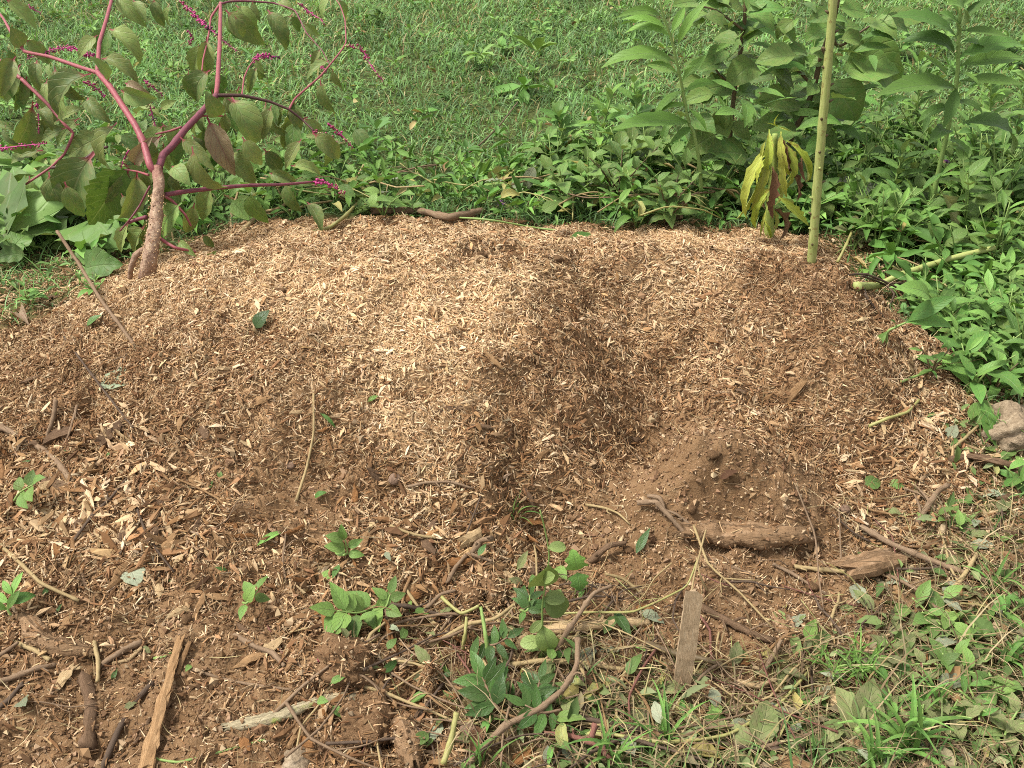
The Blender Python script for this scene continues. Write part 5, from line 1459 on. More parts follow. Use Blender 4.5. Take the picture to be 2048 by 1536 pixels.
tuft('grass tuft in front of the plantain leaf', 1740, 1530, 14, .10, .05, 1.4)
tuft('grass tuft with upright blades right of the goldenrod seedling', 1870, 1420, 14, .09, .05, 1.2)
tuft('long grass tuft at the bottom edge below the long diagonal twig', 1220, 1530, 18, .11, .05, 1.1)
tuft('thin grass tuft by the flat grey plank', 1330, 1480, 16, .10, .05, .9)
tuft('grass tuft at the right edge below the flattened leaves', 2020, 1330, 16, .10, .05, 1.4)
tuft('grass tuft right of the splintered stump piece', 1990, 1180, 14, .09, .05, 1.3)
tuft('grass tuft in the gap right of the bare stalk', 1715, 460, 16, .20, .05, .9)
tuft('arching grass tuft behind the thick fallen stem', 1790, 520, 16, .18, .05, .9)
tuft('grass tuft beside the tan stone', 1985, 880, 10, .10, .05, 1.3)
tuft('grass tuft at the bottom edge in front of the glossy sprigs', 960, 1530, 12, .08, .05, 1.0)
tuft('short grass tuft in the hollow between soil heap and debris', 1030, 1040, 10, .07, .04, 1.0)
rosette('plantain', 'dusty plantain with broad leaves among grass at the bottom right', 'plantain', 1715, 1470, 'dusty', [((1715,1470),(1735,1395),.005,.06,1.2),((1715,1470),(1665,1400),.005,.04,1.1),((1720,1475),(1790,1410),.005,.03,1.1),((1715,1478),(1620,1490),.005,.02,1.2)])
rosette('plantain', 'flat plantain with long dusty leaves beside the bottom twig', 'plantain', 1500, 1470, 'dusty', [((1510,1500),(1530,1420),.005,.03,1.0),((1510,1500),(1560,1440),.005,.03,1.2),((1505,1500),(1450,1460),.005,.02,1.2)])
# ------------------------------------------------------------------ logs, sticks, roots and stones, one by one
def log(name, label, px, wpx_, mat, taper=.9, rough=.22, seg=16, ragged=.6, lift=None, n=26):
    w = wpx(px[0][0], px[0][1], wpx_) / 2
    pts = path_on_ground(px, w * .4 if lift is None else lift * .6)
    sd = len(label)
    sh = tube(pts, [w * .62, w * .95, w * 1.05, w * .92, w * taper, w * taper * .6], 22, 46, rough * 1.5, .12, .85, ragged * 1.6, sd, 9.0)
    o = tag(put(name, sh, mat), label, 'log')
    v = sh[0] - np.array(o.location)
    q = pts - np.array(o.location); nr = v - q[np.argmin(((v[:, None] - q[None]) ** 2).sum(-1), 1)]
    cling(o, v, nr / (np.linalg.norm(nr, axis=1)[:, None] + 1e-9), w, 420 if mat in ('mudlog', 'mud') else 50, .010)
    return o
log('log', 'thick mud-caked log lying level at the foot of the soil heap', [(1368, 1072), (1440, 1078), (1530, 1084), (1618, 1080)], 54, 'mudlog', .85, lift=.030)
log('log', 'slimmer mud-coated root log just below the thick log', [(1385, 1118), (1420, 1130), (1470, 1150), (1525, 1170)], 28, 'mudlog', .7, lift=.006)
chunk('stump_piece', 'splintered stump piece with torn grey grain right of the logs', 'stump piece', (1690, 1148), (1782, 1128), 58, 'mudlog', .7, .3, 1.0, n=10, seg=11)
log('log', 'short brown log standing out of the soil below the logs, pointing down', [(1550, 1222), (1568, 1262), (1590, 1318)], 32, 'mudlog', .9, .18, lift=.008)
def board(name, label, cat, a, b, wa, wb, thick, mat):
    A, B = P(a[0], a[1], a[2]), P(a[0], a[1])
    B = at_y(b[0], b[1], A[1] + b[2])
    d = B - A; L = np.linalg.norm(d); d /= L
    sdv = np.cross(d, [0, -.75, .65]); sdv /= np.linalg.norm(sdv); nv = np.cross(sdv, d)
    V, UV = [], []
    m = 15
    for i in range(m):
        t = i / (m - 1); w = (wa + (wb - wa) * t) * (1 + .05 * random.uniform(-1, 1))
        c = A + d * L * t + nv * .004 * math.sin(t * 3)
        for sx, sz in ((-1, -1), (-.35, -1), (.35, -1), (1, -1), (1, 1), (.35, 1), (-.35, 1), (-1, 1)):
            e = d * random.uniform(-.010, .012) if i in (0, m - 1) else 0
            V.append(c + sdv * sx * w / 2 + nv * sz * thick / 2 * random.uniform(.75, 1.2) + e); UV.append((.5 + .4 * sx, t * 3))
    Q = [(i * 8 + k, i * 8 + (k + 1) % 8, i * 8 + 8 + (k + 1) % 8, i * 8 + 8 + k) for i in range(m - 1) for k in range(8)]
    for o_, fl in ((0, 1), ((m - 1) * 8, -1)):
        Q += [tuple((o_ + k for k in q)) for q in ((0, 7, 6, 1), (1, 6, 5, 2), (2, 5, 4, 3))]
    return tag(put(name, (np.array(V), [np.array(Q)], np.array(UV)), mat, smooth=False), label, cat)
board('flat_plank', 'flat grey wooden plank leaning almost upright among the dead grass', 'plank', (1362, 1380, .0), (1387, 1190, .055), .036, .034, .009, 'plank')
chunk('bark_plank', 'long ragged strip of brown wood lying on the mud, running to the bottom edge', 'wood strip', (362, 1285, .012), (292, 1545, .012), 22, 'split', .4, .4, 1.2, n=22, seg=11, taper=1.35)
chunk('wood_splinter', 'thin splinter lying along the right side of the long ragged wood strip', 'splinter', (380, 1290, .008), (358, 1350, .006), 10, 'split', .4, .3, 1.0)
log('root', 'mud-caked bent root on the soil near the left edge', [(45, 1235), (80, 1275), (120, 1300), (193, 1308)], 38, 'mudlog', .9, .25)
log('mossy_branch', 'pale mossy birch-like branch lying on the mud at the bottom', [(455, 1458), (520, 1446), (580, 1428), (640, 1402)], 28, 'mossbark', .8, .15)
log('mossy_branch', 'short pale mossy branch end right of the root clump', [(655, 1400), (700, 1400), (735, 1396)], 26, 'mossbark', .8, .15)
log('root', 'thick brown root standing in the dark hole at the bottom', [(795, 1440, .02), (812, 1480, .02), (830, 1545, .02)], 50, 'mudlog', .9, .2)
log('root', 'upright brown root stub in the middle of the debris', [(862, 1335, .05), (860, 1370, .03), (858, 1412, .0)], 26, 'mud', 1.0, .2)
log('root', 'curved mud-caked root lump under the thin twigs', [(930, 1180, .02), (945, 1205, .025), (942, 1230, .01)], 42, 'mud', .8, .25)
log('root', 'second mud-caked root lump right of the curved one', [(965, 1165, .015), (985, 1190, .02), (1000, 1220, .01)], 36, 'mud', .8, .25)
lump('root_clump', 'large dark clump of soil and roots in front of the mossy branch', 'root clump', 690, 1335, 110, 'mud', (1, .8, .65), .45, .35)
lump('root_clump', 'ragged clump of soil and bark at the lower middle', 'root clump', 730, 1440, 110, 'mud', (.8, 1, .5), .5, .35)
lump('soil_clod', 'big reddish clod at the left of the root clump', 'clod', 620, 1365, 70, 'mud', (1, .6, .6), .35, .3)
lump('soil_clod', 'flat clod on the soil near the left edge above the bent root', 'clod', 145, 1165, 60, 'mud', (1, .8, .45), .3, .35)
lump('soil_clod', 'small clod at the left of the flat clod', 'clod', 30, 1270, 50, 'mud', (1, .8, .5), .3, .3)
lump('soil_clod', 'clod in front of the short standing log', 'clod', 1420, 1385, 40, 'mud', (1, .8, .8), .3, .3)
lump('soil_clod', 'brown clod among grass in the bottom right corner', 'clod', 1965, 1440, 60, 'mud', (1, .7, .6), .4, .3)
lump('tan_stone', 'rounded tan stone at the right edge under the knotweed', 'stone', 2022, 868, 130, 'stone', (.85, .8, .66), .3, .38, rot=.3, res=(40, 26))
lump('pebble', 'smooth reddish pebble at the right foot of the soil heap', 'pebble', 1688, 1022, 24, 'pebble', (1, .8, .7), .12, .25)
lump('pebble', 'brown pebble among the chips in front of the pile', 'pebble', 790, 962, 30, 'pebble', (1, .9, .7), .12, .25)
lump('pebble', 'brown oval stone beside the bottom pale stick', 'pebble', 940, 1465, 40, 'pebble', (.8, 1, .7), .15, .25)
lump('pebble', 'brown stone embedded in the scraped soil at the left', 'pebble', 580, 932, 22, 'pebble', (1, .8, .6), .12, .35)
lump('pebble', 'pale stone half buried at the bottom edge', 'pebble', 595, 1525, 60, 'stone', (1, .9, .4), .4, .45)
lump('soil_clod', 'dark clod on the crest of the pile', 'clod', 560, 590, 28, 'mud', (1, .8, .7), .3, .3)
lump('soil_clod', 'reddish bark lump at the top of the pile near the fallen stem', 'clod', 960, 515, 30, 'mud', (1, .6, .6), .3, .3)
lump('soil_clod', 'small dark clod on the pale chips right of the crest', 'clod', 1115, 520, 20, 'mud', (1, .8, .7), .3, .3)

S = lambda *a, **k: stick('stick', *a, **k)
T = lambda *a, **k: stick('twig', *a, **k)
S('tall dry stem leaning out of the left shoulder of the pile', 'stem', [(270, 692, 0), (240, 655, .04), (205, 600, .09), (160, 530, .15), (115, 463, .21)], 6.5, 'twig', 1.3, .12, .2)
T('grey twig lying below the foot of the leaning dry stem', 'twig', [(262, 690), (248, 722), (230, 750)], 8, 'twig', .9)
T('thin dark twig slanting across the left chips', 'twig', [(130, 680, .01), (175, 745, .03), (215, 800, .03), (268, 862, .01)], 4, 'darktwig', .9)
T('long bent stick reaching in from the left edge', 'stick', [(-10, 852), (40, 872), (75, 890), (115, 930), (152, 978)], 12, 'twig', .9, .15, .25)
T('short pale stick above the bent stick at the left', 'stick', [(118, 820, .03), (112, 850, .02), (96, 880, .01)], 9, 'twig', .8)
T('thin pale stick crossing the dark root hole at the left', 'stick', [(160, 830, .03), (140, 880, .02), (125, 905, .01)], 6, 'twig', .6)
chunk('bark_piece', 'dark rotten root chunk in the hole at the left', 'bark', (95, 885), (140, 865), 30, 'bark', .6)
chunk('bark_piece', 'dark upturned bark curl in the left chips', 'bark', (205, 895, .02), (245, 870, .03), 28, 'bark', .3)
chunk('bark_piece', 'dull brown bark slab at the left below the bent stick', 'bark', (70, 950), (150, 985), 26, 'bark', .4)
T('dark twig slanting over the coarse chips', 'twig', [(150, 1090, .012), (185, 1045, .02), (222, 1005, .02), (255, 965, .012)], 7, 'darktwig', .7)
T('long straw-coloured stalk running down from the left edge', 'stalk', [(-10, 1085, .01), (40, 1140, .02), (90, 1180, .02), (160, 1208, .01)], 8, 'straw', .8)
T('thin twig hooked over the soil left of the seedling', 'twig', [(250, 1102), (310, 1085), (350, 1052), (400, 1015)], 4, 'darktwig', .8)
T('dark curved stick lying on the mud left of the long wood strip', 'stick', [(306, 1368), (265, 1410), (230, 1470), (203, 1545)], 12, 'darktwig', 1.0, .15)
T('short yellow-green stem piece on the mud', 'stem', [(190, 1290, .01), (202, 1330, .012), (198, 1370, .01)], 9, 'green_stem' if False else 'straw', .9)
T('forked pale stick resting on the mud beside the yellow-green stem', 'stick', [(285, 1290, .01), (250, 1312, .01), (205, 1335, .008)], 14, 'twig', .8)
T('split grey stick just under the forked pale stick', 'stick', [(285, 1300, .006), (255, 1325, .006), (225, 1330, .004)], 8, 'palewood', .8)
T('pale root running in from the left edge at the bottom', 'root', [(-10, 1368), (40, 1355), (80, 1340), (112, 1332)], 13, 'twig', .8)
T('straw stalk crossing other sticks at the left edge', 'stalk', [(-10, 1262), (30, 1285), (70, 1305), (100, 1322)], 11, 'straw', .8)
T('thin pale stick at the left edge below the straw stalk', 'stick', [(-10, 1322, .01), (15, 1310, .015), (40, 1295, .015)], 9, 'twig', .8)
T('dark root stick slanting at the left edge', 'stick', [(-10, 1425), (20, 1400), (45, 1370)], 12, 'darktwig', .7)
T('thin straw stem lying flat near the bottom left', 'stem', [(22, 1454), (70, 1462), (132, 1450)], 5, 'straw', .8)
T('rotten brown stick sunk in the mud at the bottom left', 'stick', [(170, 1360), (172, 1420), (175, 1500)], 26, 'bark', 1.0, .25, .1)
T('dark thin stick along the left of the long wood strip', 'stick', [(300, 1440), (270, 1490), (245, 1520)], 8, 'bark', .8)
T('thin brown twig pointing at the root clump', 'twig', [(385, 1340), (450, 1358), (520, 1374), (600, 1382)], 7, 'twig', .8)
T('mossy stick running to the dull red berry', 'stick', [(470, 1272), (510, 1295), (545, 1312), (570, 1335)], 12, 'twig', .7)
T('green stem lying along the bottom edge', 'stem', [(305, 1518), (360, 1524), (440, 1504), (530, 1480)], 6, 'green_stem', .7)
T('short green stem left of the long wood strip', 'stem', [(310, 1318), (330, 1312), (350, 1303)], 6, 'green_stem', .9)
T('thin brown twig across the mud near the seedling', 'twig', [(535, 1252), (555, 1290), (580, 1330)], 5, 'redtwig', .7)
# middle tangle
T('long brown diagonal twig rising from the bottom edge to the vine', 'twig', [(935, 1540, .015), (1010, 1475, .03), (1090, 1410, .05), (1125, 1375, .06), (1150, 1330, .07), (1155, 1280, .07)], 14, 'twig', .8, .15, .3)
T('crooked pale branch rising right of the vine', 'branch', [(1115, 1310, .02), (1132, 1260, .05), (1165, 1225, .06), (1190, 1190, .07), (1222, 1172, .08)], 13, 'twig', .5, .15, .35)
T('thin pale stem pointing up at the soil heap', 'stem', [(1290, 1200, .01), (1245, 1172, .02), (1212, 1148, .035)], 7, 'straw', .8)
T('pale straw stick lying level below the vine', 'stick', [(1000, 1342, .012), (1080, 1335, .02), (1180, 1338, .02), (1295, 1356, .012)], 11, 'straw', .8)
T('thick pale split stick level with the vine leaves', 'stick', [(1085, 1268, .01), (1160, 1264, .012), (1240, 1256, .012), (1295, 1250, .008)], 22, 'palewood', .8, .2, .1)
T('brown twig lying level above the green berries', 'twig', [(762, 1218, .015), (820, 1228, .02), (900, 1242, .012)], 10, 'darktwig', .7)
T('grey twig forking off above the brown level twig', 'twig', [(855, 1228, .02), (885, 1210, .03), (912, 1200, .03)], 9, 'twig', .7)
T('thin pale root running level through the debris', 'root', [(710, 1262, .015), (790, 1262, .018), (880, 1262, .015)], 5, 'straw', .7)
T('long straw stalk crossing behind the vine', 'stalk', [(860, 1302, .015), (930, 1270, .03), (990, 1235, .04), (1030, 1208, .04)], 9, 'straw', .8)
T('upright green stem left of the vine', 'stem', [(980, 1335, .0), (972, 1275, .05), (962, 1215, .09)], 9, 'green_stem', .8)
T('yellow-green upright stem left of the upright green stem', 'stem', [(925, 1305, .01), (930, 1265, .04), (933, 1235, .06)], 8, 'yellow_vine', .8)
T('bent green stem over the mud-caked root lumps', 'stem', [(885, 1215, .03), (920, 1225, .035), (958, 1212, .04)], 8, 'yellow_vine', .8)
T('pale broken stick leaning on the debris above the root lumps', 'stick', [(935, 1125, .015), (958, 1100, .03), (982, 1076, .04)], 14, 'twig', .9)
T('forked root stick left of the pale broken stick', 'root', [(895, 1175, .015), (912, 1150, .025), (935, 1130, .03), (985, 1135, .02)], 9, 'twig', .7)
chunk('wood_chunk', 'pale crumbly wood chunk above the debris', 'wood chunk', (928, 1088), (960, 1070), 26, 'palewood', .8)
chunk('wood_chunk', 'reddish rotten wood chunk standing at the left of the green berries', 'wood chunk', (662, 1295, .0), (655, 1250, .03), 26, 'redwood', .7)
chunk('wood_chunk', 'red-brown wood splinter by the hole at the bottom', 'wood chunk', (770, 1440, .02), (785, 1418, .03), 26, 'redwood', .5)
S('red-brown splinter stick standing in the middle of the debris', 'stick', [(795, 1310, .0), (775, 1270, .03), (765, 1240, .05)], 12, 'redwood', .8)
S('thin upright splinter left of the red-brown splinter stick', 'stick', [(720, 1320, .0), (745, 1285, .03), (770, 1245, .05)], 8, 'straw', .7)
S('vertical pale stalk at the bottom edge left of the long diagonal twig', 'stalk', [(888, 1540, .02), (902, 1480, .05), (913, 1425, .08)], 13, 'yellow_vine', .9)
T('thin curled root lying in the middle of the debris', 'root', [(800, 1350, .02), (840, 1320, .03), (890, 1315, .03), (925, 1318, .02)], 3, 'root', .6)
T('looping thin root under the thin pale root', 'root', [(800, 1290, .02), (820, 1320, .03), (860, 1340, .02), (880, 1325, .02)], 3, 'root', .6)
# right foreground
T('long dark twig along the bottom right, forking at its end', 'twig', [(1130, 1438, .015), (1250, 1468, .02), (1380, 1492, .02), (1500, 1505, .015), (1560, 1508, .015)], 11, 'darktwig', .7, .15, .3)
T('thin twig forking up from the end of the long dark twig', 'twig', [(1520, 1505, .015), (1600, 1490, .02), (1660, 1465, .025), (1700, 1440, .02)], 8, 'twig', .5)
T('yellow-green stem lying alongside the long dark twig', 'stem', [(1180, 1475, .02), (1330, 1505, .025), (1450, 1490, .03), (1545, 1435, .03), (1610, 1365, .03)], 8, 'yellow_vine', .7)
T('dark green stem lying level behind the flat grey plank', 'stem', [(1290, 1295, .012), (1350, 1320, .02), (1420, 1335, .02), (1450, 1342, .012)], 14, 'brown_stem', .8)
T('pale thin stem hanging in front of the flat grey plank', 'stem', [(1360, 1370, .03), (1372, 1260, .07), (1390, 1150, .10), (1412, 1060, .12)], 4, 'straw', 1.0)
T('second thin stem splitting from the one in front of the plank', 'stem', [(1412, 1195, .02), (1400, 1150, .05), (1393, 1115, .06)], 4, 'straw', .9)
T('long thin stem bending over the ground right of the vine', 'stem', [(1075, 1242, .02), (1180, 1245, .03), (1270, 1225, .04), (1370, 1175, .05), (1395, 1120, .06)], 5, 'yellow_vine', .7)
T('short stub of twig by the standing log', 'twig', [(1530, 1345, .01), (1545, 1322, .02), (1558, 1300, .03)], 9, 'twig', .9)
T('pale stick end lying below the standing log', 'stick', [(1475, 1372, .012), (1510, 1372, .012), (1550, 1366, .012)], 13, 'palewood', .9)
T('long dark stick running down toward the standing log', 'stick', [(1400, 1215), (1450, 1240), (1500, 1265), (1545, 1285)], 16, 'bark', .8)
T('thin stick between the root log and the stump piece', 'stick', [(1545, 1135, .01), (1580, 1155, .012), (1622, 1178, .01)], 8, 'twig', .7)
T('pale flat stick pointing at the stump piece', 'stick', [(1588, 1140, .01), (1640, 1145, .012), (1690, 1150, .01)], 10, 'straw', .9)
T('long brown twig running from the stump piece to the right edge', 'twig', [(1720, 1060, .012), (1780, 1100, .02), (1850, 1135, .02), (1965, 1170, .015)], 12, 'twig', .9, .12, .25)
T('twig slanting down below the stump piece', 'twig', [(1770, 1155, .012), (1830, 1195, .02), (1900, 1255, .012)], 7, 'twig', .8)
T('straight stick leaning up right of the soil heap', 'stick', [(1832, 1050, .01), (1865, 1008, .03), (1895, 970, .05)], 15, 'twig', .7, .15)
T('brown split stick lying level right of the soil heap', 'stick', [(1830, 1052), (1900, 1060), (1960, 1052)], 12, 'split', .8)
T('short brown stick right of the stump piece, pointing down', 'stick', [(1790, 1178), (1805, 1200), (1820, 1215)], 14, 'split', .9)
T('pale straw stick in the flattened leaves at the right', 'stick', [(1905, 1188, .012), (1930, 1150, .02), (1948, 1120, .02)], 10, 'straw', .9)
T('grey twig near the flattened leaves below the stump piece', 'twig', [(1720, 1258), (1760, 1240), (1800, 1225)], 8, 'twig', .8)
T('reddish root coming up at the bottom edge', 'root', [(1225, 1540, .02), (1200, 1510, .03), (1140, 1490, .02), (1090, 1480, .02)], 14, 'redtwig', .7)
T('red upright stub joined to the reddish root', 'root', [(1180, 1500, .03), (1186, 1470, .05), (1190, 1450, .06)], 14, 'redtwig', .9)
T('thin bent dark twig rising beside the goldenrod seedling', 'twig', [(1625, 1405, .0), (1618, 1370, .03), (1622, 1335, .05)], 5, 'darktwig', .9)
T('brown gnarled root at the upper left of the thick log', 'root', [(1275, 1018, .02), (1310, 1025, .03), (1335, 1045, .02), (1375, 1080, .01)], 11, 'twig', .8, .25)
T('second root stub crossing the gnarled root', 'root', [(1295, 1005, .02), (1320, 1020, .03), (1330, 1045, .02)], 9, 'twig', .8)
T('root poking out of the left flank of the soil heap', 'root', [(1180, 1130, .01), (1215, 1110, .03), (1250, 1098, .02)], 16, 'bark', .6)
chunk('wood_chunk', 'crumbling pale wood chunk among grass left of the goldenrod seedling', 'wood chunk', (1660, 1390, .0), (1685, 1425, .015), 34, 'palewood', .7)
chunk('wood_chunk', 'pinkish torn wood chunk at the bottom right', 'wood chunk', (1795, 1425), (1825, 1450), 32, 'palewood', .7)
chunk('wood_chunk', 'orange wood chunk at the bottom edge', 'wood chunk', (1560, 1528), (1615, 1540), 30, 'split', .6)
chunk('wood_chunk', 'brown wood sliver standing in the grass below the plank', 'wood chunk', (1380, 1465), (1415, 1408), 16, 'split', .6)
chunk('wood_chunk', 'brown rotten chunk at the right edge of the litter', 'wood chunk', (1830, 1355), (1870, 1360), 24, 'redwood', .6)
# on and behind the pile
T('thick pale green fallen stem lying out from the right end of the pile', 'fallen stem', [(1712, 582, .015), (1760, 562, .06), (1810, 545, .09), (1900, 515, .12), (1990, 495, .12)], 19, 'pale_stalk', .7, .08, .1)
T('thin curved yellow stem bent over the right end of the crest', 'stem', [(1673, 535, .02), (1690, 490, .07), (1710, 455, .09), (1722, 450, .08)], 6, 'yellow_vine', .9)
T('long straight straw stalk lying across the weeds at the right', 'stalk', [(1870, 300, .16), (1900, 340, .12), (1940, 380, .08), (1975, 415, .05)], 7, 'straw', .9)
T('brown fallen weed stem lying along the back of the crest', 'fallen stem', [(745, 432, .02), (830, 434, .03), (900, 432, .04), (965, 422, .05)], 13, 'twig', 1.2, .15)
T('thin green stems lying along the back of the crest', 'fallen stem', [(900, 444, .02), (980, 454, .03), (1080, 466, .02), (1180, 472, .01)], 4, 'green_stem', .8)
T('pale vine curling over the crest', 'vine', [(630, 468, .008), (660, 460, .02), (690, 430, .05), (730, 395, .08), (760, 385, .09)], 9, 'yellow_vine', .6, .08)
T('dry straw stem forking over the grass left of the crest', 'stem', [(487, 466, .01), (520, 440, .03), (560, 415, .05), (595, 388, .07)], 9, 'straw', .7)
T('second dry straw stem crossing behind the forked one', 'stem', [(500, 440, .02), (560, 425, .04), (620, 410, .05), (665, 402, .05)], 6, 'straw', .7)
T('upright broken straw stem at the left of the crest', 'stem', [(463, 470, .0), (466, 430, .05), (478, 378, .10)], 7, 'straw', .8)
T('tall thin green stem leaning over the lawn behind the crest', 'stem', [(912, 332, .02), (960, 290, .05), (1000, 250, .08), (1035, 205, .10)], 4, 'brown_stem', .7)
T('thin straight straw leaning across the pale wilted leaf', 'stem', [(688, 405, .02), (705, 370, .06), (727, 330, .10)], 4, 'straw', .8)
chunk('bark_piece', 'brown stub of rotten wood standing among the weeds behind the crest', 'wood stub', (1352, 440, .0), (1332, 378, .09), 38, 'bark', .8, .25, .6, n=9, seg=11)
T('dark thin stem with a bent tip at the right end of the pile', 'stem', [(1725, 575, .02), (1728, 600, .02), (1745, 622, .01), (1768, 640, .008)], 6, 'darktwig', .7)
T('dark hooked stem over the bare ground right of the pile', 'stem', [(1720, 568, .03), (1770, 570, .05), (1790, 590, .04), (1775, 622, .01)], 5, 'darktwig', .7)
T('thin green runner stretching from the right edge onto the chips', 'runner', [(2060, 702, .03), (1960, 725, .03), (1880, 745, .02), (1800, 770, .01)], 6, 'green_stem', .8)
T('bent pale green stem on the chips left of the stone', 'stem', [(1735, 858, .008), (1770, 848, .02), (1810, 835, .02), (1835, 812, .02)], 7, 'yellow_vine', .7)
chunk('bark_piece', 'curved dark bark sliver in the right trough', 'bark', (1572, 808, .005), (1605, 780, .03), 16, 'split', .5)
T('pale thin root lying in the trough', 'root', [(1400, 780), (1440, 790), (1475, 785)], 6, 'root', .7)
chunk('bark_piece', 'long brown bark piece at the bottom of the trough', 'bark', (1200, 880), (1260, 888), 16, 'bark', .5)
chunk('bark_piece', 'dark bark sliver on the front of the pale chips', 'bark', (870, 830), (920, 818), 14, 'bark', .5)
chunk('bark_piece', 'weathered bark slab by the right stone', 'bark', (1935, 918, .01), (2045, 945, .01), 28, 'bark', .5)
T('twisted brown root lying right of the chips below the stone', 'root', [(1900, 925, .01), (1960, 925, .02), (2010, 940, .02), (2050, 960, .01)], 14, 'bark', .9, .25)
T('thin straw stalk in front of the stone', 'stalk', [(1900, 905, .01), (1925, 890, .02), (1950, 870, .03)], 7, 'straw', .8)

# leaves lying about that stand out
def lone(label, key, b, t, hb=.006, ht=.008, widen=1.0, up=None, cat='leaf', name='fallen_leaf'):
    B, T_ = P(*b, hb), P(*t, ht)
    if hb > .05:
        y_ = P(*t)[1] if ht < hb else P(*b)[1]
        y_ -= .05; B, T_ = at_y(*b, y_), at_y(*t, y_)
    o = leaf(None, key, B, T_, up=up if up is not None else np.array([random.gauss(0, .2), -.3, 1]), widen=widen, name=name)
    return tag(o, label, cat)
lone('torn pale green leaf lying on the left flank of the pile', 'grey', (212, 752), (252, 775), widen=2.0)
lone('dark green leaf on chips beside the leaning dry stem', 'gloss', (175, 655), (207, 642), ht=.02, widen=1.3)
lone('dark green leaf stuck upright in the pale chips of the left plateau', 'gloss', (510, 660), (542, 640), ht=.03, widen=1.7)
lone('second dark leaf touching the upright one on the plateau', 'gloss', (535, 655), (512, 648), ht=.015, widen=1.3)
lone('tiny green leaf scrap on the pale chips', 'knot', (735, 808), (758, 797), widen=1.5)
lone('small dark green leaf on the scraped soil', 'gloss', (420, 980), (428, 965), widen=1.6)
lone('green leaf lying on the furrowed soil', 'knot', (630, 1000), (655, 990), widen=1.3)
lone('thin grass blade leaf on the front chips', 'knot', (640, 830), (672, 862), widen=.6)
lone('narrow leaf on the bare soil below the furrows', 'knot', (515, 1095), (568, 1068), widen=.9)
lone('round pale holed leaf lying on the mud at the left', 'grey', (262, 1140), (278, 1178), widen=1.9)
lone('dusty green leaf at the left of the short nightshade shoot', 'dusty', (250, 1420), (275, 1410), widen=1.5)
lone('whitish curled leaf on the mud in the bottom left', 'grey', (45, 1405), (60, 1432), ht=.03, widen=1.3)
lone('pale grey leaf pointing down at the bottom middle', 'grey', (885, 1450), (858, 1492), widen=1.0)
lone('long dull green leaf lying under the stump piece', 'grey', (1712, 1170), (1716, 1212), widen=1.2)
lone('pale ragged leaf right of the stump piece', 'grey', (1885, 1170), (1920, 1195), widen=1.7)
lone('green leaf lying at the right of the soil heap', 'night', (1725, 975), (1760, 968), widen=1.3)
lone('green leaf beside the leaning stick', 'night', (1775, 970), (1808, 980), widen=1.4)
lone('pale wilted yellowish leaf draped behind the crest', 'pale_wilt', (680, 410), (752, 395), .04, .05, 1.6)
lone('second pale wilted leaf folded under the draped one', 'pale_wilt', (735, 425), (688, 408), .03, .04, 1.3)
lone('greyish wilted leaf lying behind the middle of the crest', 'pale_wilt', (965, 400), (1030, 365), .04, .06, .9)
lone('grey-green wilted leaf pair end behind the crest', 'grey', (1000, 405), (1062, 385), .03, .05, .9)
lone('hanging grey leaf right of the greyish wilted leaf', 'grey', (1072, 330), (1048, 385), .10, .04, .8)
lone('green leaf flat on the crest edge', 'knot', (1140, 478), (1185, 474), widen=1.4)
lone('yellowed hanging leaf among the right-hand weeds', 'pale_wilt', (1880, 380), (1905, 480), .14, .03, .9)
lone('second yellowed hanging leaf among the right-hand weeds', 'pale_wilt', (1915, 390), (1920, 450), .13, .05, .9)
lone('grey lobed leaf at the right of the bare stalk', 'grey', (1700, 440), (1715, 400), .05, .09, 1.7)
lone('dark green curled leaf on the soil heap flank', 'gloss', (1272, 1110), (1298, 1075), ht=.03, widen=.9)
lone('white round leaf underside left of the stone', 'grey', (1895, 880), (1908, 868), ht=.03, widen=1.8)
lone('green leaf leaning on the stone', 'knot', (1990, 900), (1950, 845), .01, .07, 1.4)
lone('broad green leaf in front of the stone', 'night', (1945, 860), (1965, 830), .01, .05, 1.6)
lone('dark green pointed leaf right of the crossing stems', 'gloss', (1228, 1243), (1262, 1290), .03, .02, 1.0)
lone('curled brown dead leaf on the soil heap', 'fallen_dead', (1440, 965), (1475, 955), .01, .02, 1.0)
lone('pinkish dead leaf at the left edge of the pile', 'poke_pink', (38, 645), (60, 655), .01, .008, .8)

# small purple ironweed flowers in the weeds behind the crest
def flower(label, u, v, off, npx):
    p = P(u, v, off) if off < .05 else at_z(u, v, P(u, v + 20)[2] + off)
    r = empty('purple_flower', p, label, 'flower')
    R_ = npx * project(*p)[2] / F
    put('stem', tube([p + [0, .02, -off], p + [0, .01, -off * .4], p], [.0015, .0012], 5, 6), 'brown_stem', r)
    ps = []
    for i in range(26):
        d = np.array([random.gauss(0, 1), random.gauss(0, 1), abs(random.gauss(0, 1))]); d /= np.linalg.norm(d)
        ps.append(tube([p, p + d * R_ * .6 + [0, 0, .001], p + d * R_], [.0006, .0012, .0004], 4, 3))
    put('petals', merge(ps), 'purple_petal', r)
flower('purple flower above the wilted leaves behind the crest', 958, 355, .06, 12)
flower('purple flower low behind the middle of the crest', 1003, 428, .04, 9)
flower('purple flower in the right-hand weeds left of the deep green weed', 1893, 325, .15, 7)
flower('small purple flower right of the grey lobed leaf', 1755, 455, .07, 6)
